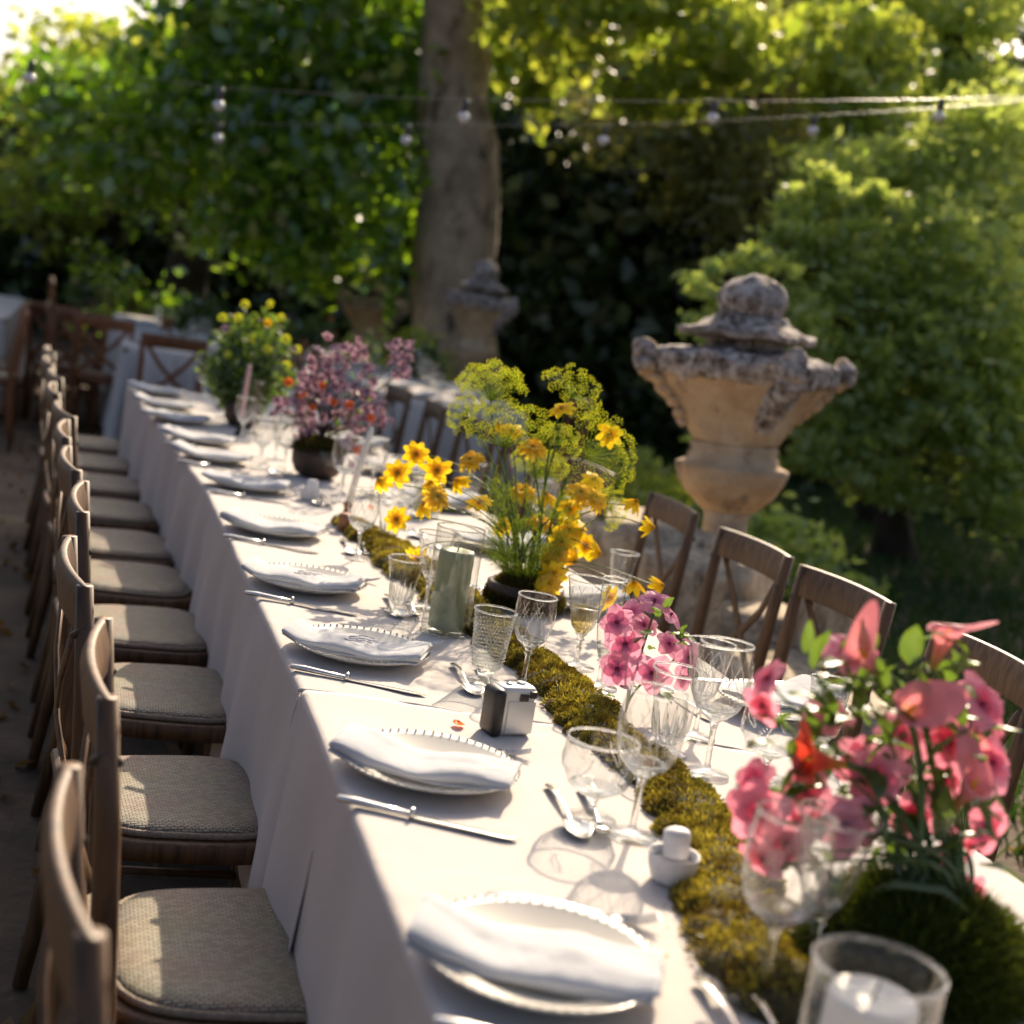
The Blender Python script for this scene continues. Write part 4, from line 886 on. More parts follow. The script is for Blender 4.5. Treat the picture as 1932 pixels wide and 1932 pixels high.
def make_glass(kind, cut='diamond'):
    t = empty({'wine': 'wine_glass', 'cone': 'wine_glass', 'goblet': 'wine_goblet', 'balloon': 'low_glass', 'flute': 'champagne_flute'}[kind], (0, 0, 0), 0, 'x', 'glass')
    z1 = {'wine': .072, 'cone': .062, 'goblet': .085, 'balloon': .028, 'flute': .05}[kind]
    stemfoot(t, z1, .036 if kind != 'balloon' else .032, .0045, knob=kind in ('wine', 'cone'))
    pr = bowl_prof(kind)
    fine = []
    for a, b in zip(pr, pr[1:]):
        for i in range(4): fine.append((a[0]+(b[0]-a[0])*i/4, a[1]+(b[1]-a[1])*i/4))
    fine.append(pr[-1])
    shell('bowl', [(r, z+z1+.003) for r, z in fine], M['glass'], t, 48, mod=(lambda th, z, k: 1+.018*math.cos(th*12)*(1 if z < z1+.06 else 0)) if kind in ('wine', 'cone') else None)
    shell('bowl_base', [(.0005, z1+.001)]+[(r*.97, z+z1+.003) for r, z in fine[:9]]+[(r*.80, z+z1+.008) for r, z in fine[:8]][::-1]+[(.0005, z1+.009)], M['crystal'], t, 32, mod=lambda th, z, k: 1+.05*math.cos(th*12))
    rimring(pr[-1][0], pr[-1][1]+z1+.003, t)
    if cut == 'diamond': spiral(pr, 9, .20, z1+.003).build('cut_lines', M['line'], t)
    if cut == 'leaf':
        mb = MB(); zs = [p[1] for p in pr]; rs = [p[0] for p in pr]
        for k in range(6):
            for j in range(7):
                f0 = .42+.055*j
                for sg in (-1, 1):
                    P = []
                    for i in range(5):
                        f = f0+.06*i/4; a = 2*PI*k/6+.05*j+sg*(.05+.13*i/4)*(1-abs(j-3)/5); z = f*zs[-1]; r = float(np.interp(z, zs, rs))+.0004; P.append((r*math.cos(a), r*math.sin(a), z+z1+.003))
                    mb.tube(P, [.0003, .0009, .001, .0008, .0002], 4)
        mb.build('cut_leaves', M['line'], t)
    return t
def make_tumbler(kind):                  # footed tumbler: 'flutes' cut base or 'dimple' moulded
    t = empty('footed_tumbler', (0, 0, 0), 0, 'x', 'glass'); H_ = .115 if kind == 'dimple' else .105
    shell('foot', [(.0005, .0008), (.030, .0008), (.031, .0022), (.028, .004), (.014, .008), (.012, .014), (.016, .019), (.0005, .021)], M['crystal'], t, 32)
    if kind == 'dimple': pr = [(.012, .018), (.024, .026), (.029, .045), (.030, .065), (.032, .09), (.0365, .125)]
    else: pr = [(.012, .018), (.020, .024), (.025, .045), (.029, .07), (.034, .10), (.0375, .118)]
    f = [(a[0]+(b[0]-a[0])*i/5, a[1]+(b[1]-a[1])*i/5) for a, b in zip(pr, pr[1:]) for i in range(5)]+[pr[-1]]
    if kind == 'dimple':
        shell('bowl', f, M['etched'], t, 48)
        mb = MB()
        for row in range(13):
            z = .030+row*.0062; r = float(np.interp(z, [p[1] for p in pr], [p[0] for p in pr]))
            for k in range(34):
                a = 2*PI*(k+.5*(row % 2))/34; mb.lathe([(.0001, -.0016), (.0011, -.0006), (.0011, .0006), (.0001, .0016)], 4, (r*math.cos(a), r*math.sin(a), z))
        o = mb.build('moulded_dots', M['line'], t); o['kind'] = 'stuff'
    else:
        shell('bowl', f, M['glass'], t, 48, mod=lambda th, z, k: 1+.02*math.cos(th*12)*(z < .09))
        mb = MB()
        for k in range(12):
            a = 2*PI*k/12; P = []
            for i in range(6):
                z = .022+i*.0085; r = float(np.interp(z, [p[1] for p in pr], [p[0] for p in pr])); P.append((r*math.cos(a), r*math.sin(a), z))
            mb.tube(P, [.0018, .0028, .003, .0025, .0015, .0004], 6)
        mb.build('cut_flutes', M['crystal'], t)
    rimring(pr[-1][0], pr[-1][1], t)
    return t
GP = {'wine': make_glass('wine'), 'cone': make_glass('cone'), 'goblet': make_glass('goblet', 'diamond'), 'balloon': make_glass('balloon', 'leaf'), 'flute': make_glass('flute', None), 'dimple': make_tumbler('dimple'), 'flutes': make_tumbler('flutes')}
GN = 'glasses on the long table'
GLS = [  # kind, base px, py, scale, label
 ('goblet', 1188, 1588, .98, 'tall cut wine goblet right of the low engraved glass, before the second aisle plate'),
 ('balloon', 1112, 1556, 1.12, 'low stemmed glass with engraved leaves beside the second plate'),
 ('dimple', 912, 1288, 1.08, 'footed tumbler with moulded dots in front of the green candle'),
 ('wine', 985, 1298, 1.0, 'diamond-cut wine glass standing right behind the small camera'),
 ('cone', 1085, 1262, 1.06, 'flared cut wine glass holding pale wine, left of the lilac pink flowers'),
 ('flutes', 752, 1158, 1.02, 'footed cut tumbler left of the green candle'),
 ('cone', 800, 1150, 1.0, 'wide stemmed glass half hidden behind the green candle cylinder'),
 ('goblet', 672, 1058, .85, 'plain rounded wine glass in front of the single low yellow flower'),
 ('flutes', 730, 1030, 1.0, 'cut tumbler under the low yellow flower'),
 ('wine', 760, 1000, 1.0, 'wine glass beside the yellow flower heads at the left of the dill'),
 ('goblet', 640, 948, 1.0, 'large wine glass behind the white taper candle'),
 ('wine', 700, 930, 1.05, 'wine glass right of the white taper candle'),
 ('flutes', 735, 935, 1.1, 'sunlit cut tumbler behind the taper candle'),
 ('flutes', 882, 950, 1.2, 'sunlit cut tumbler behind the ruffled yellow flower'),
 ('balloon', 605, 905, .95, 'small low glass behind the white salt pot'),
 ('wine', 490, 885, 1.0, 'wine glass beyond the sixth plate, left of the dark bowl'),
 ('goblet', 535, 892, .9, 'wide wine glass against the dark bowl of mauve blossoms'),
 ('flute', 518, 868, 1.0, 'tall flute left of the dark bowl'),
 ('wine', 455, 835, 1.0, 'wine glass beside the black candle holder'),
 ('flute', 476, 820, 1.0, 'slim flute behind the pink taper candle'),
 ('wine', 420, 790, 1.0, 'wine glass at the foot of the green arrangement'),
 ('flutes', 438, 800, 1.0, 'small tumbler at the foot of the green arrangement'),
 ('wine', 380, 752, 1.0, 'wine glass near the far end of the long table'),
 ('flutes', 500, 790, 1.0, 'tumbler between the green arrangement and the mauve blossoms'),
 ('goblet', 540, 780, 1.0, 'wine goblet between the green arrangement and the mauve blossoms'),
 ('flute', 1128, 1300, 1.0, 'slim flute left of the lilac pink flowers'),
 ('goblet', 1330, 1470, 1.02, 'tall plain goblet on the garden side, seen through the callas'),
 ('cone', 1308, 1400, 1.0, 'narrow stemmed glass just behind the tall plain goblet'),
 ('balloon', 1440, 1475, 1.1, 'low engraved glass on the garden side with moss showing through it'),
 ('flutes', 1252, 1430, 1.2, 'sparkling cut tumbler under the lilac pink flowers'),
 ('goblet', 1430, 1905, 1.0, 'blurred wine goblet nearest to the camera'),
 ('cone', 1520, 1850, 1.1, 'blurred flared wine glass second nearest, at the edge of the dark moss bowl'),
 ('dimple', 1545, 1420, 1.0, 'tumbler on the garden side under the pink mallows'),
 ('flutes', 1165, 1130, 1.0, 'cut tumbler on the garden side beyond the yellow flowers'),
 ('wine', 1010, 1010, 1.0, 'wine glass on the garden side hidden among the dill stems'),
]
for k, px, py, s, lab in GLS:
    p = at(px, py, TH); put(GP[k], (p.x, p.y, TH+(.0075 if py > 1330 else .002)), TR()*6, lab, GN, s, tilt=(R(rng.uniform(-1.2, 1.2)), R(rng.uniform(-1, 2.0))))
p = at(1085, 1262, TH)                   # the pale wine in the flared glass
o = MB().lathe([(.0005, 0), (.012, .002), (.020, .014), (.0255, .031), (.0290, .050), (.0005, .0502)], 32).build('pale_wine', M['wine']); o.location = (p.x, p.y, TH+.074); tag(o, 'pale amber wine inside the flared cut glass', 'wine')

# ------------------------------------------------------------------ candles
def cylinder_vase(name, lab, px, py, r, h, wax, wr, wh, wcol, z=TH+.002, tip=0):
    p = at(px, py, TH); t = empty(name, (p.x, p.y, z), 0, lab, 'candle holder'); t.rotation_euler = (0, R(tip), 0)
    mb = MB(); mb.lathe([(.001, .001), (r-.002, .001), (r, .004), (r, h*.5), (r, h)], 56); mb.build('glass_cylinder', M['vase'], t)
    for rr, zz_, ww in ((r-.0014, h, .0022), (r-.001, .004, .002)):
        mb = MB(); mb.lathe([(rr+ww*math.cos(a), zz_+ww*math.sin(a)) for a in [2*PI*i/8 for i in range(9)]], 56); mb.build('glass_edge', M['crystal'], t)
    c = empty(wax, (p.x, p.y, z+.011), 0, wcol[1], 'candle'); c.rotation_euler = (0, R(tip), 0)
    pr = [(.001, 0), (wr-.002, 0), (wr, .003)]+[(wr*(1+.004*math.sin(i*2.1)), .003+(wh-.008)*i/12) for i in range(1, 13)]+[(wr-.003, wh), (wr*.6, wh-.003), (.001, wh-.004)]
    o = MB().lathe(pr, 48).build('wax', wcol[0], c); rough(o, .0008, 40)
    MB().tube([(0, 0, wh-.006), (.001, 0, wh+.005), (.004, .002, wh+.013)], .0013, 6).build('wick', M['wick'], c)
M['vase'] = glassmat('clear glass cylinder', (.97, .98, .97), k=.75)
cylinder_vase('candle_cylinder', 'tall clear glass cylinder around the sage green pillar candle', 838, 1196, .050, .222, 'pillar_candle', .0365, .165, (M['candle_green'], 'sage green pillar candle inside the tall glass cylinder'), tip=.6)
cylinder_vase('candle_cylinder', 'blurred glass cylinder around a white candle at the bottom right', 1605, 2090, .062, .135, 'pillar_candle', .043, .095, (M['wax_white'], 'white pillar candle in the near glass cylinder at the bottom right'), z=TH+.0075)
cylinder_vase('candle_cylinder', 'glass cylinder behind the top yellow flower, half full', 800, 975, .045, .17, 'pillar_candle', .034, .08, (M['candle_green'], 'pale green pillar candle behind the yellow flowers'))
def taper(lab, px, py, h, wax, hold, lean, hn, hh):
    p = at(px, py, TH); t = empty('candle_holder', (p.x, p.y, TH+.002), 0, lab[1], 'candle holder')
    MB().lathe([(.001, 0), (.022, 0), (.024, .004), (.014, .010), (.010, hh*.6), (.014, hh-.006), (.016, hh), (.010, hh), (.001, hh-.003)], 24).build('base', hold, t)
    c = empty('taper_candle', (p.x, p.y, TH+.002+hh-.004), 0, lab[0], 'candle'); c.rotation_euler = (R(lean[0]), R(lean[1]), 0)
    MB().tube([(0, 0, 0), (0, 0, h*.5), (0, 0, h-.012), (0, 0, h)], [.0105, .0095, .0085, .002], 16).build('wax', wax, c)
    MB().tube([(0, 0, h-.002), (.001, 0, h+.008)], .001, 5).build('wick', M['wick'], c)
taper(('pink taper candle leaning slightly among the far glasses', 'black candle holder under the pink taper'), 450, 822, .235, M['wax_pink'], M['black'], (0, 2), 0, .055)
taper(('white taper candle with a long drip in front of the far wine glasses', 'brown metal holder under the white taper'), 653, 978, .235, M['wax_white'], M['copper'], (0, 9), 0, .045)
taper(('short white taper standing behind the ninth napkin', 'black candle holder near the far end of the table'), 415, 770, .10, M['wax_white'], M['black'], (0, 0), 0, .05)

# ------------------------------------------------------------------ salt and pepper pots
def salt(px, py, lab, lab2, z, s=1.0):
    p = at(px, py, TH); o = empty('salt_bowl', (p.x, p.y, z), .4, lab, 'bowl', 'white ceramic pots'); o.scale = (s,)*3
    MB().lathe([(.001, 0), (.022, 0), (.026, .004), (.031, .020), (.033, .036), (.0325, .0375), (.0305, .036), (.027, .012), (.001, .010)], 40, mod=lambda th, z_, k: 1+.012*math.sin(th*3)).build('cup', M['ceramic'], o)
    sa = MB().lathe([(.001, .0), (.027, .0), (.029, .003), (.001, .004)], 32).build('salt', M['wax_white'], o)
    sa.location = (0, 0, .022)
    q = p+Vector((.004, .016, 0)); t = empty('pepper_pot', (q.x, q.y, z+.026*s), 0, lab2, 'pepper pot', 'white ceramic pots'); t.scale = (s,)*3; t.rotation_euler = (R(-6), R(-5), 0)
    MB().lathe([(.001, 0), (.016, 0), (.0175, .003), (.0175, .030), (.016, .034), (.010, .037), (.001, .0375)], 32).build('pot', M['ceramic'], t)
    mb = MB()
    for k in range(5): mb.lathe([(.0001, .0), (.0012, .0), (.0001, .0004)], 6, (.006*math.cos(k*1.257), .006*math.sin(k*1.257), .0372))
    mb.build('holes', M['wick'], t)
salt(1262, 1672, 'white ceramic salt bowl in front of the tall goblet', 'white ceramic pepper pot resting in the near salt bowl', TH+.0075, 1.0)
salt(583, 945, 'white ceramic salt bowl beyond the fifth plate', 'white ceramic pepper pot resting in the far salt bowl', TH+.002, 1.0)
salt(1088, 1052, 'white ceramic salt bowl behind the dill stems on the garden side', 'white ceramic pepper pot behind the dill stems', TH+.002, .9)

# ------------------------------------------------------------------ the small camera
def rbox(name, c, d, r, mt, par, seg=4):
    o = MB().box((0, 0, 0), d).build(name, mt, par, smooth=True); o.location = c
    b = o.modifiers.new('b', 'BEVEL'); b.width = r; b.segments = seg; b.limit_method = 'ANGLE'; return o
a = at(905, 1390, TH); b = at(996, 1392, TH); b.z = a.z
camr = empty('compact_camera', tuple((a+b)/2)[:2]+(TH+.0075,), R(28), 'small silver and black compact film camera standing upright on the tablecloth', 'camera')
HC = .082
rbox('body', (.006, 0, HC/2), (.066, .040, HC), .009, M['camsilver'], camr)
rbox('front_grip', (-.030, -.004, HC/2-.001), (.022, .050, HC-.002), .0095, M['black'], camr)
rbox('back_panel', (.012, -.0195, HC*.40), (.050, .004, HC*.66), .0015, M['camsilver'], camr)
rbox('eyepiece', (.014, -.0215, HC*.80), (.016, .005, .012), .002, M['black'], camr)
rbox('thumb_wheel', (.030, -.0215, HC*.86), (.012, .006, .012), .002, M['black'], camr)
rbox('flash_window', (.036, .004, HC*.84), (.008, .030, .016), .002, M['black'], camr)
MB().lathe([(.001, 0), (.006, 0), (.006, .002), (.001, .003)], 20).build('shutter_button', M['silver'], camr).location = (-.006, 0, HC)
MB().lathe([(.001, 0), (.008, 0), (.008, .0025), (.001, .003)], 24).build('frame_counter', M['camsilver'], camr).location = (.018, .004, HC)
# orange petals and slips dropped on the table and cards
def petal_bit(px, py, lab, z=.003, mt='orange', sz=.014):
    p = at(px, py, TH); mb = MB()
    def fn(a, b): x = (a-.5)*2; y = (b-.5)*2; return (x*sz, y*sz*.7*math.sqrt(max(0, 1-x*x*.95)), .004*x*x+.002*y*y)
    mb.grid(fn, 6, 5); o = mb.build('petal', M[mt]); o.location = (p.x, p.y, TH+z); o.rotation_euler = (.1, .1, TR()*6); tag(o, lab, 'petal', 'loose orange petals')
petal_bit(863, 1381, 'small orange petal behind the second plate left of the camera', .012)
petal_bit(461, 800, 'red orange petal on the eighth napkin', .055)
petal_bit(1440, 1335, 'orange petal on the garden side plate behind the goblet', .035, sz=.02)
petal_bit(700, 962, 'orange petal beyond the fifth plate', .006)
# ------------------------------------------------------------------ moss runner down the middle of the table
mp = [(655, 985), (735, 1030), (770, 1068), (905, 1160), (960, 1215), (1030, 1262), (1085, 1318), (1128, 1372), (1215, 1440), (1290, 1510), (1345, 1590), (1385, 1665), (1400, 1760), (1480, 1900)]
mw = [.05, .06, .07, .06, .05, .055, .055, .055, .055, .06, .065, .06, .065, .07]
mpts = [at(x, y, TH+.015) for x, y in mp]
def moss(name_, pts, ws, lab, n, hgt=.034):
    cs = []
    for (a, b, wa, wb) in zip(pts, pts[1:], ws, ws[1:]):
        k = max(2, int((b-a).length/.028))
        for i in range(k):
            f = i/k; p = a.lerp(b, f); cs.append((p.x+rng.uniform(-.012, .012), p.y+rng.uniform(-.01, .01), wa+(wb-wa)*f))
    extra = [(x+rng.uniform(-.8, .8)*w_, y+rng.uniform(-.6, .6)*w_, w_*rng.uniform(.2, .55)) for (x, y, w_) in cs for _ in range(4)]
    B = np.array([(x, y, w_*rng.uniform(.8, 1.15)) for x, y, w_ in cs]+extra)
    mb = MB()
    for x, y, w_ in B:
        h = hgt*(.55+.45*w_/.06)*rng.uniform(.75, 1.1)
        mb.lathe([(w_*.95*math.cos(a), h*math.sin(a)*.92) for a in np.linspace(0, PI/2-.05, 5)], 12, (x, y, TH+.001))
    base = rough(mb.build('moss_bed', M['mossbase']), .004, 60)
    i = rng.integers(0, len(B), n); d = rng.normal(size=(n, 3)); d[:, 2] = np.abs(d[:, 2])+.12; d /= np.linalg.norm(d, axis=1)[:, None]
    r = B[i, 2]; c = np.stack([B[i, 0], B[i, 1], np.full(n, TH+.001)], 1)+d*np.stack([r*.95, r*.95, hgt*(.55+.45*r/.06)], 1)
    # fronds: short upright feathery blades in tufts
    tuft = vn(c, 90)*.5+.5; L_ = (.004+.007*tuft*rng.uniform(.4, 1.3, n))[:, None]
    dr = d+rng.normal(size=(n, 3))*.45; dr /= np.linalg.norm(dr, axis=1)[:, None]
    sd = np.cross(dr, rng.normal(size=(n, 3))); sd /= np.linalg.norm(sd, axis=1)[:, None]; w2 = .0009+.0007*rng.random(n)[:, None]
    tip = c+dr*L_; V = np.stack([c-sd*w2, c+sd*w2, tip+sd*w2*.5, tip-sd*w2*.5], 1).reshape(-1, 3)
    m2 = 2600; j = rng.integers(0, len(B), m2); aa = rng.uniform(0, 2*PI, m2); rr = B[j, 2]*rng.uniform(.9, 1.45, m2)
    c2_ = np.stack([B[j, 0]+rr*np.cos(aa), B[j, 1]+rr*np.sin(aa), np.full(m2, TH+.0085)], 1); V2, _q = scatter_quads(c2_, .0035, up=1); V = np.concatenate([V, V2]); n = n+m2
    o = npmesh(name_, V, np.arange(4*n).reshape(n, 4), M['moss']); tag(o, lab, 'moss', kind='stuff'); base.parent = o
    return o
moss('moss_runner', mpts, mw, 'golden green moss laid in a line down the middle of the table', 250000)
tag(MB().box((0, 0, 0), (.03, .03, .05)).build('cork_piece', M['copper'], bevel=.004), 'small brown wooden block by the moss at the white taper candle', 'block').location = at(650, 985, TH+.03)

# ------------------------------------------------------------------ flowers
def petals(n, L_, W_, lift, curl, notch=0, ruff=0, rows=1, seed=0, cup=0):
    mb = MB()
    for row in range(rows):
        for k in range(n):
            a = 2*PI*(k+.5*(row % 2))/n+.15*v1(k, row, seed); Lk = L_*(1-.17*row)*(1+.1*v1(k*2.3, row, seed+4)); lf = lift+row*.28+.12*v1(k, row*3, seed+9)
            def fn(u, v):
                x = u*Lk; ww = W_*(math.sin(PI*min(1, .12+.80*u)**.75)**.6)*(1-.12*u); y = (v-.5)*2*ww/2
                if notch and u > .8: x -= Lk*notch*(1 if abs((v*3) % 1-.5) > .30 else 0)*(u-.8)*5
                z = x*lf-curl*x*x/Lk+cup*(y*y)/W_+ruff*math.sin(v*13+k*2+row)*u*u
                return (x*math.cos(a)-y*math.sin(a), x*math.sin(a)+y*math.cos(a), z+.001*row)
            mb.grid(fn, 6, 6)
    return mb
def disc_mesh(r, h, name='flower_centre', mt='disc'):
    mb = MB(); mb.lathe([(r, 0), (r*1.05, h*.4), (r*.8, h*.9), (r*.3, h), (.0001, h*.9)], 14)
    for i in range(26):
        a = i*2.4; rr = r*math.sqrt(i/26); mb.lathe([(.0006, 0), (.0009, .0015), (.0001, .0024)], 4, (rr*math.cos(a), rr*math.sin(a), h*.8))
    return mb.mesh(name, M[mt])
YF = [petals(8, .030, .0185, .10, .25, notch=.10, seed=i*3).mesh('petals', M['petal_y']) for i in range(3)]+[petals(8, .027, .017, -.55, .35, notch=.10, seed=31).mesh('petals', M['petal_y'])]
RF = [petals(14, .030, .012, .05, .4, notch=.1, ruff=.0015, rows=3, seed=i*5+50).mesh('ruffled_petals', M['petal_g']) for i in range(2)]
DISC = disc_mesh(.0036, .003); DISC2 = disc_mesh(.003, .003)
_c = MB(); _c.lathe([(.0008, -.010), (.003, -.006), (.005, -.001), (.0035, .001)], 10)
for k in range(8):
    a = 2*PI*k/8; _c.add([(.002*math.cos(a-.6), .002*math.sin(a-.6), -.006), (.002*math.cos(a+.6), .002*math.sin(a+.6), -.006), (.010*math.cos(a), .010*math.sin(a), .0-.004)], [(0, 1, 2)])
CALYX = _c.mesh('calyx', M['stem'])
def q_to(d, roll=None):
    d = Vector(d).normalized(); q = d.to_track_quat('Z', 'Y'); return q @ Euler((0, 0, roll if roll is not None else TR()*6)).to_quaternion()
TOCAM = (CAM-Vector((0, 3, .9))).normalized()
def flower(par, name, pm, cm, p, d, sc=1.0, calyx=True):
    o = link_mesh(name, pm, par, p, q_to(d), sc)
    if cm: link_mesh('flower_centre', cm, o)
    if calyx: link_mesh('calyx', CALYX, o)
    return o
def bez(a, b, c, d, n=12):
    a, b, c, d = Vector(a), Vector(b), Vector(c), Vector(d)
    return [a*(1-t)**3+b*3*t*(1-t)**2+c*3*t*t*(1-t)+d*t**3 for t in [i/n for i in range(n+1)]]
def on_depth(px, py, D): return dep(px, py, D)
def view_depth(p): return (p-CAM).dot(FWD)

# ---- yellow flowers and dill
base = at(985, 1150, TH); B0 = Vector((base.x, base.y, TH)); D0 = view_depth(B0)
arr = empty('flower_arrangement', tuple(B0), 0, 'tall arrangement of dill umbels and yellow flowers in a mossy bowl', 'flower arrangement', 'flower arrangements on the long table')
def loc(px, py, dd=0.0): return dep(px, py, D0+dd)-B0
bw = MB(); bw.lathe([(.001, 0), (.055, 0), (.075, .01), (.088, .035), (.09, .06), (.08, .062), (.001, .06)], 36); bw.build('bowl', M['darkbowl'], arr)
def tufts(par, r, h, n, z0, mt, L0=.012, base_m='peat', name='moss'):
    mb = MB(); mb.lathe([(r*math.cos(a)*1.0, z0+h*math.sin(a)) for a in np.linspace(-.15, PI/2-.02, 9)], 28); rough(mb.build(name+'_bed', M[base_m], par), .006, 40)
    d = rng.normal(size=(n, 3)); d[:, 2] = np.abs(d[:, 2])-.1; d /= np.linalg.norm(d, axis=1)[:, None]
    c = np.array([0, 0, z0])+d*np.array([r, r, h]); L_ = (L0*rng.uniform(.3, 1.2, n))[:, None]; dr = d+rng.normal(size=(n, 3))*.6; dr /= np.linalg.norm(dr, axis=1)[:, None]
    sd = np.cross(dr, rng.normal(size=(n, 3))); sd /= np.linalg.norm(sd, axis=1)[:, None]; w2 = .001
    tip = c+dr*L_; V = np.stack([c-sd*w2, c+sd*w2, tip+sd*w2*.5, tip-sd*w2*.5], 1).reshape(-1, 3)
    o = npmesh(name, V, np.arange(4*n).reshape(n, 4), M[mt], par); o['kind'] = 'stuff'; return o
M['darkmoss'] = leafmat('dark moss', (.035, .030, .008), (.12, .10, .02), trans=.3, gl=.02)
tufts(arr, .088, .062, 16000, .02, 'darkmoss')
def umbel_mesh(nr, L_, nb, Lb, droop=.0, seed=0, spread=1.15):
    g = random.Random(seed); ray_ = MB(); fl = MB()
    for k in range(nr):
        a = k*2.39996; ph = spread*math.sqrt((k+.5)/nr); d = Vector((math.sin(ph)*math.cos(a), math.sin(ph)*math.sin(a), math.cos(ph)))
        Lk = L_*(.85+.3*g.random()); m_ = d*Lk*.5+Vector((0, 0, -.1*droop*Lk)); e = d*Lk+Vector((0, 0, -droop*Lk*(.4+ph*.4))); ray_.tube([(0, 0, 0), m_, e], [.0007, .0005, .0004], 4, cap=False)
        dd = (e-m_).normalized()
        for j in range(nb):
            b = j*2.39996; p2 = 1.35*math.sqrt((j+.5)/nb); q = dd.to_track_quat('Z', 'Y'); v = q @ Vector((math.sin(p2)*math.cos(b), math.sin(p2)*math.sin(b), math.cos(p2)))
            t = e+v*Lb*(.8+.4*g.random()); s = v.orthogonal().normalized()*.00025; ray_.add([e-s, e+s, t], [(0, 1, 2)])
            r = .0016*(.8+.5*g.random()); o1 = v.orthogonal().normalized()*r; o2 = v.cross(o1).normalized()*r
            fl.add([t-v*r, t+o1, t+o2, t-o1, t-o2, t+v*r], [(0, 1, 2), (0, 2, 3), (0, 3, 4), (0, 4, 1), (5, 2, 1), (5, 3, 2), (5, 4, 3), (5, 1, 4)])
    return ray_.mesh('dill_umbel', M['fern']), fl.mesh('florets', M['umbel'], smooth=False)
UM = [umbel_mesh(40, .082, 24, .013, .1, 1), umbel_mesh(44, .095, 22, .014, .0, 2, 1.3), umbel_mesh(32, .07, 22, .012, .45, 3, 1.35)]
def umbel(px, py, dd, d, k, sc=1.0, foot=(0, 0)):
    p = loc(px, py, dd); d = Vector(d).normalized(); o = link_mesh('dill_umbel', UM[k][0], arr, p, q_to(d), sc); link_mesh('florets', UM[k][1], o)['kind'] = 'stuff'
    f = Vector((foot[0], foot[1], .07)); mb = MB(); mb.tube(bez(f, f+Vector((0, 0, .12)), p-d*.10, p, 14), [.0028]*8+[.0022]*7, 6); mb.build('stem', M['stem'], arr)
umbel(926, 757, .03, (-.12, .1, 1), 0, 1.05, (-.02, .01)); umbel(952, 845, -.02, (-.15, -.1, 1), 1, 1.05, (-.03, 0))
umbel(1078, 748, .02, (.55, .0, .75), 2, 1.08, (.02, .01)); umbel(1108, 862, .02, (.65, -.75, .55), 1, 1.0, (.03, 0))
umbel(1010, 905, .10, (.1, .3, 1), 0, .9, (.01, .03)); umbel(880, 780, .05, (-.7, .2, .7), 2, .7, (-.03, .02)); umbel(1052, 838, .05, (.2, -.3, 1), 2, .8, (.0, .02)); umbel(1150, 960, .04, (.9, -.1, .2), 2, .7, (.04, .01))
def feather(mb, p, d, L_, n, w_=.0005):  # thread-like dill leaf
    d = Vector(d).normalized(); q = d.to_track_quat('Z', 'Y')
    mb.tube([p, p+d*L_*.5, p+d*L_], [.0007, .0005, .0003], 3, cap=False)
    for i in range(n):
        t = p+d*L_*(.15+.85*i/n); a = i*2.4; l2 = L_*.38*(1-.5*i/n)*(.7+.6*TR()); e = q @ Vector((math.cos(a)*.8, math.sin(a)*.8, .75)).normalized()
        s = e.orthogonal().normalized()*w_; m_ = t+e*l2*.55; mb.add([t-s, t+s, t+e*l2], [(0, 1, 2)])
        for j in range(4):
            e2 = (e+Vector((TR()-.5, TR()-.5, TR()-.3))*1.4).normalized(); f = t+e*l2*(.3+.17*j); mb.add([f-s, f+s, f+e2*l2*.4], [(0, 1, 2)])
fm = MB()
for i in range(260):
    a = TR()*2*PI; h = TR(); p = Vector((math.cos(a)*(.02+.06*h), math.sin(a)*(.02+.04*h), .07+.20*h*h)) + Vector((-.01, 0, 0))
    feather(fm, p, (math.cos(a)*(.5+.3*TR()), math.sin(a)*.6, .75*TR()+.25), .035+.045*TR(), 12)
o = fm.build('feathery_leaves', M['fern'], arr, smooth=False); o['kind'] = 'stuff'
YP = [(785, 857, .03, 0, (.1, -1, .35)), (825, 887, -.02, 1, (-.05, -1, .3)), (750, 892, .02, 2, (.0, -1, .4)), (715, 905, .05, 3, (-.5, -.6, .5)), (748, 980, -.05, 0, (-.3, -1, .3)), (965, 812, .02, 1, (0, -.5, .9)), (1060, 770, -.02, 2, (-.3, -.4, .8)),
      (1150, 820, .0, 1, (.1, -1, .5)), (1060, 1022, -.04, 0, (.2, -1, .2)), (1030, 932, .03, 3, (-.2, -.4, 1)), (1045, 1082, -.06, 0, (.1, -.8, -.3)), (1200, 945, .0, 3, (.4, -.2, .7)), (1232, 995, -.02, 3, (1, -.3, .1)), (1197, 1098, -.1, 3, (-.1, -.2, 1)),
      (1250, 1104, -.1, 3, (.9, -.3, .4)), (1150, 1128, -.14, 0, (.7, -.6, -.2)), (1132, 1045, -.05, 3, (.9, -.2, -.1)), (1098, 1000, -.02, 3, (.6, -.3, .4)), (1085, 988, .02, 0, (.2, -.3, .9)), (788, 1056, -.10, 3, (.3, -.6, -.8)), (800, 950, -.02, 3, (-.3, -.5, .6)), (812, 910, .04, 3, (-.2, -.6, .6)), (905, 948, .05, 0, (-.2, -.5, .9)), (1105, 1030, .02, 1, (.3, -.7, .3)), (945, 990, .03, 3, (-.3, -.6, .3)), (1072, 1000, -.03, 2, (.1, -.9, .5)), (1030, 1060, -.05, 3, (-.3, -.7, -.2)), (860, 905, .02, 3, (-.6, -.4, .5)), (1120, 905, .03, 2, (.3, -.6, .8)), (1075, 960, -.03, 1, (-.1, -.8, .6)), (1015, 1120, -.08, 3, (-.4, -.8, -.5)), (1085, 1060, -.03, 3, (.6, -.5, -.3)), (940, 800, .05, 3, (-.2, 0, 1))]
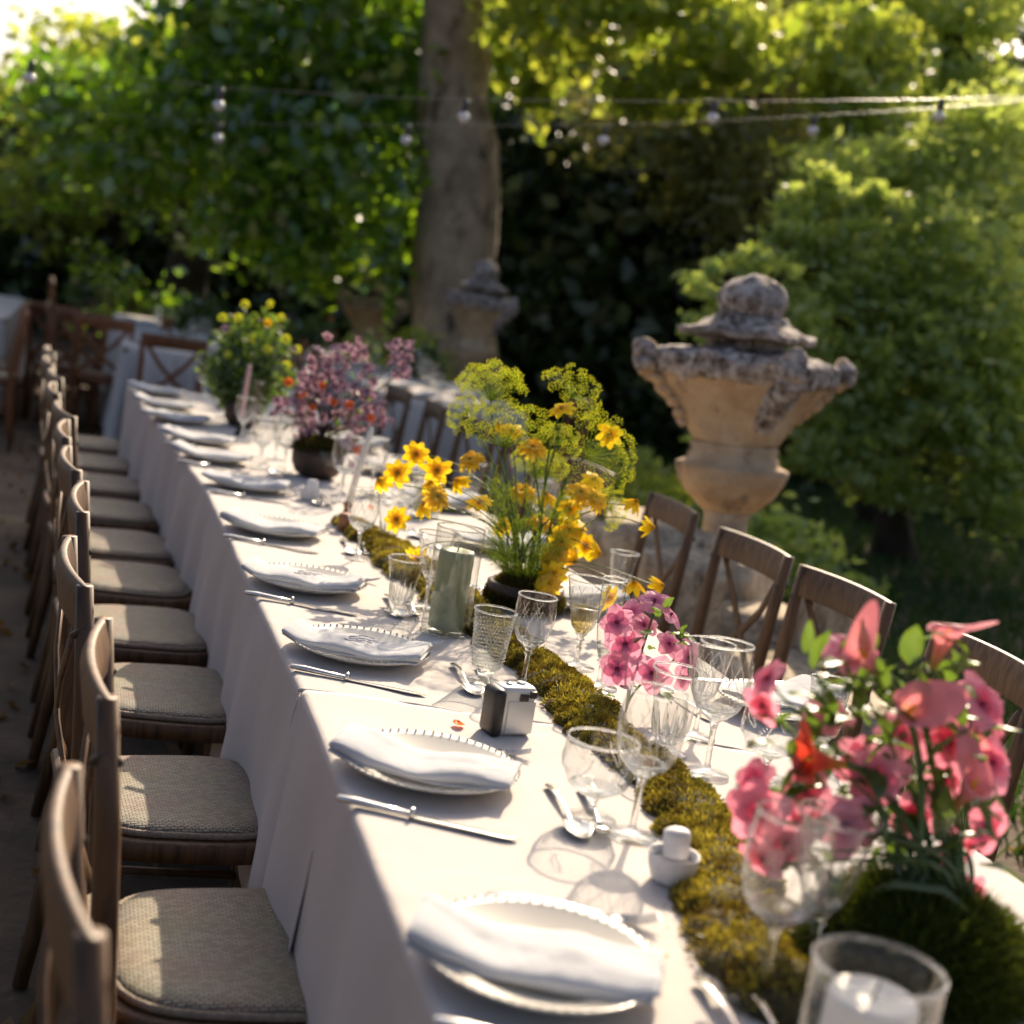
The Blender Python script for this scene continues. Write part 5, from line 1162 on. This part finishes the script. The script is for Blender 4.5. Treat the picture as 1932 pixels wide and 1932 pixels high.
for (px, py, dd, k, d) in YP:
    p = loc(px, py, dd); dv = Vector(d).normalized(); flower(arr, 'yellow_flower', YF[k], DISC, p, d, 1.15+.15*TR() if k != 3 else 1.1)
    f = Vector((.06*(TR()-.5)+(.03 if px > 1050 else -.03), .04*(TR()-.5), .075)); away = (p-f); away.z = 0
    mb = MB(); mb.tube(bez(f, f+Vector((0, 0, max(.05, p.z*.9)))+away*.15, p-dv*.06+Vector((0, 0, .015)), p-dv*.008, 14), [.0014]*15, 5); mb.build('stem', M['stem'], arr)
for (px, py, dd, k, d) in [(888, 868, -.03, 0, (-.5, -.5, .8)), (825, 938, -.04, 1, (.3, -.7, .6)), (1005, 845, -.05, 0, (.0, -.5, .8)), (985, 928, .0, 1, (-.2, -.4, .9)), (1095, 930, -.04, 0, (.2, -.6, .7)), (1125, 940, -.02, 1, (.4, -.5, .6)), (1052, 1045, -.04, 1, (.2, -.9, .1)), (1035, 1100, -.07, 0, (-.4, -.8, .2)), (1020, 985, .02, 0, (.1, -.3, 1))]:
    p = loc(px, py, dd); dv = Vector(d).normalized(); flower(arr, 'ruffled_flower', RF[k], DISC2, p, d, 1.15+.15*TR())
    f = Vector((.05*(TR()-.5), .04*(TR()-.5), .075)); mb = MB(); mb.tube(bez(f, f+Vector((0, 0, p.z*.6)), p-dv*.06, p-dv*.006, 12), [.0018]*13, 5); mb.build('stem', M['stem'], arr)

def leaf_mesh(L_, W_, seed=0):
    mb = MB()
    def fn(u, v):
        w_ = W_*math.sin(PI*u**.8)**.8*.5; y = (v-.5)*2*w_; return (u*L_, y, .25*abs(y)+.15*L_*math.sin(u*3)*.6+.002*math.sin(v*8+u*9+seed))
    mb.grid(fn, 8, 4); return mb.mesh('leaf', M['leaf'])
LF = [leaf_mesh(.05, .028, 1), leaf_mesh(.035, .018, 2), leaf_mesh(.07, .022, 3)]
def add_leaf(par, p, d, k, sc=1.0):
    d = Vector(d).normalized(); q = d.to_track_quat('X', 'Z'); link_mesh('leaf', LF[k], par, p, q, sc)
# ---- lilac pink stems at the middle right
M['dark_eye'] = mat('crimson flower eye', (.30, .02, .08), .6)
PF = [petals(5, .032, .034, .25, .30, ruff=.0016, seed=70+i).mesh('petals', M['petal_l']) for i in range(2)]
PM = [petals(5, .036, .038, .35, .35, ruff=.002, seed=80+i, cup=-.004).mesh('petals', M['petal_p']) for i in range(3)]
EYE_ = disc_mesh(.0022, .005, 'flower_eye', 'dark_eye')
b2 = at(1180, 1345, TH); B2 = Vector((b2.x, b2.y, TH+.002)); D2 = view_depth(B2)
ar2 = empty('cut_flowers', tuple(B2), 0, 'leafy sprig of lilac pink blossoms standing in the moss behind the goblet', 'flowers')
for (px, py, dd, d, sc) in [(1235, 1135, .0, (0, -.5, .9), .9), (1190, 1155, .0, (-.4, -.5, .7), .85), (1265, 1160, .02, (.5, -.3, .7), .8), (1165, 1175, -.02, (-.6, -.7, .3), 1), (1180, 1215, -.02, (-.4, -.9, .2), 1.05), (1165, 1262, -.02, (-.4, -.9, .2), 1.1), (1230, 1270, -.03, (0, -1, .1), 1.05),
                         (1300, 1240, .0, (.7, -.6, .3), 1), (1262, 1215, .05, (.3, -.6, .6), .8), (1215, 1180, .04, (0, -.6, .8), .8), (1290, 1275, .02, (.6, -.6, 0), .85)]:
    p = dep(px, py, D2+dd)-B2; flower(ar2, 'pink_flower', PF[int(TR()*2)], EYE_, p, d, sc*1.12)
mb = MB(); top = dep(1235, 1150, D2)-B2
for e in [top, dep(1290, 1230, D2)-B2, dep(1190, 1200, D2)-B2]: mb.tube(bez((0, 0, 0), (0, 0, .06), e*.7, e, 12), .0022, 6)
mb.build('stem', M['stem'], ar2)
for (px, py, d, k, s) in [(1255, 1150, (.2, -.4, .6), 0, .7), (1232, 1190, (-.7, -.5, -.5), 0, .9), (1262, 1195, (1, -.2, -.1), 0, 1), (1270, 1215, (.8, -.3, .1), 1, 1), (1300, 1255, (.3, -.5, -.8), 0, .8), (1205, 1300, (-.8, -.4, .1), 0, .8), (1240, 1300, (.6, -.5, -.4), 0, .8), (1160, 1315, (-.9, -.3, 0), 1, 1.1), (1240, 1165, (-.3, -.6, .5), 1, 1.1), (1285, 1205, (.2, -.2, 1), 1, .9), (1225, 1225, (.2, -.9, .3), 1, .9)]:
    add_leaf(ar2, dep(px, py, D2-.01)-B2, d, k, s)
# ---- near arrangement: callas and mallows
b3 = at(1720, 1850, TH); B3 = Vector((b3.x, b3.y, TH+.0075)); D3 = view_depth(B3)
ar3 = empty('flower_arrangement', tuple(B3), 0, 'blurred near arrangement of coral callas and pink mallows in dark moss', 'flower arrangement', 'flower arrangements on the long table')
MB().lathe([(.001, 0), (.07, 0), (.095, .012), (.11, .045), (.10, .06), (.001, .06)], 36).build('bowl', M['darkbowl'], ar3)
M['darkgreen'] = leafmat('dark green moss', (.03, .045, .008), (.09, .12, .02), trans=.35, gl=.02)
tufts(ar3, .115, .078, 22000, .015, 'darkgreen', .03)
def calla(seed, mt):
    mb = MB(); n, m_ = 16, 24
    def fn(a, b):                        # a along the throat, b round the opening
        th = (b-.5)*2*PI*1.05; tip = max(0, (1+math.cos(th))/2)**3; back = 1 if abs(th) < 3.0 else .93
        r = (.0045+.009*a+.015*a**3)*back+.024*tip*a**4+.0012*math.sin(th*5+seed)*a**3; h = a*(.070+.030*tip)-.014*a**6*(1-tip)+.0012*math.sin(th*4+seed)*a*a
        return (r*math.cos(th), r*math.sin(th)*(1-.15*tip*a), h)
    mb.grid(fn, n, m_); return mb.mesh('spathe', mt)
CM = [calla(0, M['calla']), calla(2, M['calla']), calla(4, M['calla_r'])]
sp = MB(); sp.tube([(0, 0, .01), (0, 0, .05), (0, 0, .062)], [.004, .0035, .001], 8); SPX = sp.mesh('spadix', M['petal_g'])
def cpt(px, py, dd=0): return dep(px, py, D3+dd)-B3
for (px, py, dd, d, k, sc, roll) in [(1790, 1190, .02, (.12, -.25, 1), 0, .9, 5.2), (1620, 1225, -.02, (-.75, -.35, .6), 1, .95, 1.2), (1728, 1330, -.03, (.1, -.7, .6), 0, .9, 0), (1520, 1430, -.04, (-.8, -.45, .15), 2, 1.0, .8), (1845, 1470, -.02, (.2, -.4, .8), 1, .95, 2), (1850, 1390, .05, (.5, .1, .7), 0, .8, 1)]:
    p = cpt(px, py, dd); dv = Vector(d).normalized(); o = link_mesh('calla_flower', CM[k], ar3, p-dv*.06*sc, q_to(d, roll), sc); link_mesh('spadix', SPX, o)
    f = Vector(((px-1720)/2725*D3*.35, .02*(TR()-.5), .09)); mb = MB(); mb.tube(bez(f, f+Vector((0, 0, .12)), p-dv*.14, p-dv*.06*sc, 12), .0040, 8); mb.build('stem', M['stem'], ar3)
for (px, py, dd, d, sc) in [(1450, 1280, .0, (-.8, -.3, .5), .8), (1440, 1330, .02, (-.6, -.5, -.3), .8), (1600, 1230, .04, (-.2, -.5, .8), 1.0), (1655, 1460, .0, (-.2, -.9, .2), 1.1), (1620, 1440, .03, (.2, -.8, .4), 1), (1430, 1530, -.02, (-.4, -.9, .1), 1.1), (1425, 1470, .0, (-.6, -.6, .4), .8),
                         (1520, 1490, .03, (-.1, -.8, .5), .9), (1595, 1555, -.02, (.1, -1, .1), 1.15), (1480, 1590, -.02, (-.2, -.9, -.2), 1), (1440, 1620, -.02, (-.5, -.7, -.5), .9), (1720, 1540, .02, (.3, -.9, .1), 1), (1790, 1400, .04, (.1, -.8, .5), 1.1), (1850, 1330, .05, (.4, -.5, .6), 1.3), (1870, 1440, .06, (.4, -.6, .4), 1.1),
                         (1700, 1390, .06, (0, -.6, .8), 1), (1780, 1470, .05, (.3, -.8, .2), .9), (1800, 1600, .03, (.3, -.9, -.2), .95), (1860, 1560, .04, (.5, -.8, 0), 1), (1560, 1350, .05, (-.2, -.5, .8), .9), (1520, 1540, .05, (-.3, -.7, .3), .9), (1820, 1680, .03, (.2, -.9, -.2), .8)]:
    p = cpt(px, py, dd); flower(ar3, 'mallow_flower', PM[int(TR()*3)], EYE_, p, d, sc*.95)
    f = Vector((.08*(TR()-.5), .04*(TR()-.5), .09)); mb = MB(); mb.tube(bez(f, f+Vector((0, 0, .10)), p*.85, p, 10), .0018, 5); mb.build('stem', M['stem'], ar3)
for i in range(150):
    a = TR(); px = 1420+440*TR(); py = 1230+420*TR()
    if px+py*.0 < 1500 and py < 1300: continue
    add_leaf(ar3, cpt(px, py, .08*TR()-.02), (TR()-.5, -.4*TR(), TR()-.3), int(TR()*3), .6+.5*TR())
for i in range(26):                      # long strap leaves rising from the bowl
    f = Vector((.09*(TR()-.5), .06*(TR()-.5), .08)); e = cpt(1560+290*TR(), 1560+200*TR(), -.04+.08*TR()); mb = MB(); mb.tube(bez(f, f+Vector((0, 0, .08)), e*.8+Vector((0, 0, .04)), e, 10), [.004*(1-abs(i_/10-.4)) for i_ in range(11)], 5, flat=.25); mb.build('strap_leaf', M['leaf'], ar3)
mb = MB(); mb.tube([cpt(1610, 1700), cpt(1690, 1668, -.05), cpt(1780, 1680, -.06), cpt(1860, 1750, -.05)], [.004, .006, .005, .002], 6, flat=.4); mb.build('strap_leaf', M['leaf'], ar3)
# ---- mauve blossoms
b4 = at(595, 900, TH); B4 = Vector((b4.x, b4.y, TH+.002)); D4 = view_depth(B4)
ar4 = empty('flower_arrangement', tuple(B4), 0, 'mauve blossom branches with orange flowers in a dark brown vase', 'flower arrangement', 'flower arrangements on the long table')
MB().lathe([(.001, 0), (.055, 0), (.075, .015), (.088, .045), (.09, .075), (.08, .10), (.07, .105), (.001, .10)], 36).build('vase', M['darkbowl'], ar4)
bm4 = petals(5, .0165, .016, .3, .3, seed=120); BL = bm4.mesh('blossom', M['mauve']); tufts(ar4, .08, .04, 5000, .09, 'darkmoss', .02)
c_ = []
for (px, py, r) in [(585, 700, 38), (625, 680, 35), (660, 665, 34), (600, 740, 45), (560, 775, 32), (640, 720, 40), (530, 770, 25), (620, 790, 45), (580, 820, 35), (660, 800, 40), (700, 780, 35), (700, 740, 28), (740, 670, 26), (770, 655, 20), (755, 700, 22), (690, 700, 20), (655, 850, 30), (720, 790, 18), (640, 760, 40), (585, 850, 25), (525, 735, 20), (560, 845, 28), (610, 860, 26), (685, 840, 28), (640, 830, 30), (600, 800, 35), (690, 815, 26)]:
    c0 = dep(px, py, D4)-B4; f = Vector((.05*(TR()-.5), .05*(TR()-.5), .10)); mb = MB(); mb.tube(bez(f, f+Vector((0, 0, .08)), c0*.8, c0, 8), .0022, 5); mb.build('branch', M['darkbark'], ar4)
    for i in range(int(r*.5)):
        p = dep(px+rng.normal()*r*.42, py+rng.normal()*r*.42, D4+rng.normal()*.05)-B4; c_.append(p)
for i, p in enumerate(c_[:290]):
    link_mesh('blossom', BL, ar4, p, q_to((rng.normal()*.8, -.5+rng.normal()*.6, .3+rng.normal()*.6)), .8+.5*TR())
for (px, py) in [(545, 722), (608, 730), (660, 765), (630, 760), (590, 770), (675, 850), (700, 790), (570, 745)]:
    flower(ar4, 'orange_flower', petals(9, .016, .010, .7, .4, seed=px, rows=2).mesh('petals', M['orange']), None, dep(px, py, D4-.06)-B4, (0, -.8, .5), 1, False)
for i in range(30): add_leaf(ar4, dep(540+180*TR(), 700+140*TR(), D4+.05*TR())-B4, (TR()-.5, -.3, TR()-.3), int(TR()*3), .8)
# ---- green arrangement near the far end, and small ones on the background tables
def greens(px0, py0, lab, box, n, cols_, gp='flower arrangements on the long table', sc=1.0, z=TH+.002):
    b = at(px0, py0, TH); B = Vector((b.x, b.y, z)); D = view_depth(B)
    t = empty('flower_arrangement', tuple(B), 0, lab, 'flower arrangement', gp)
    MB().lathe([(.001, 0), (.05, 0), (.075, .03), (.08, .08), (.07, .10), (.001, .095)], 24).build('bowl', M['darkbowl'], t)
    pts = []; mb = MB()
    for i in range(34):
        x = rng.uniform(box[0], box[2]); y = rng.uniform(box[1], box[3]); fx = (x-(box[0]+box[2])/2)/((box[2]-box[0])/2); 
        if abs(fx) > .5 and y < box[1]+(box[3]-box[1])*.35*abs(fx): y += 40
        e = dep(x, y, D+rng.normal()*.06)-B; mb.tube(bez((0, 0, .08), (0, 0, .16), e*.8, e, 8), .002, 4, cap=False)
        pts.append(e)
    mb.build('stem', M['stem'], t)
    P = np.array([pts[rng.integers(0, len(pts))]*f for f in rng.uniform(.35, 1.02, n)])+rng.normal(size=(n, 3))*.022*sc
    V, Q = scatter_quads(P, .020*sc, up=.6); npmesh('foliage', V, Q, M['leaf'], t)
    for k, (x, y, mt) in enumerate(cols_ if cols_ != 'w' else []):
        flower(t, 'small_flower', petals(8, .02, .014, .5, .3, rows=2, seed=k).mesh('petals', M[mt]), None, dep(x, y, D-.07)-B, (rng.normal()*.3, -.8, .5), 1, False)
    return t
greens(455, 805, 'loose green and yellow arrangement with a few purple flowers beyond the pink taper', (385, 585, 560, 740), 2300, [(425, 622, 'mauve'), (505, 610, 'petal_y'), (480, 598, 'fern'), (510, 575, 'umbel'), (405, 655, 'white_f'), (540, 690, 'umbel'), (530, 720, 'umbel'), (560, 660, 'umbel'), (450, 600, 'umbel'), (475, 640, 'umbel'), (430, 670, 'umbel'), (505, 660, 'umbel'), (540, 640, 'umbel'), (420, 600, 'umbel'), (462, 575, 'umbel'), (530, 600, 'umbel')])
for i, (px, py, box, lab) in enumerate([(370, 640, (330, 545, 440, 600), 'small green and pink arrangement on the left background table'), (560, 668, (520, 590, 640, 640), 'green arrangement with an orange bloom on the table behind'), (170, 580, (120, 520, 200, 560), 'small pale arrangement on the far left table'), (820, 720, (745, 640, 830, 690), 'yellow green arrangement on the table right of the mauve blossoms')]):
    greens(px, py, lab, box, 900, [(box[0]+20, box[1]+10, 'petal_p'), (box[2]-15, box[1]+12, 'orange' if i == 1 else 'umbel'), (box[0]+45, box[1]+25, 'white_f')], 'flower arrangements on the background tables', 1.5)
# glassware glinting on the background tables
WH = ['nearest', 'second', 'third', 'fourth', 'fifth', 'sixth', 'seventh', 'eighth', 'farthest']
for k in range(18):
    p = [F1+uf*(.3+.3*TR())+vf*(.4+.42*k*.5), F2+uf*(.3+.3*TR())+vf*(.2+.13*k)][k % 2]
    put(GP[['wine', 'flutes', 'goblet'][k % 3]], (p.x, p.y, TH+.004), TR()*6, WH[k//2]+' small glass glinting on the '+['left background table', 'table by the mauve blossoms'][k % 2], 'glasses on the background tables', 1.0)
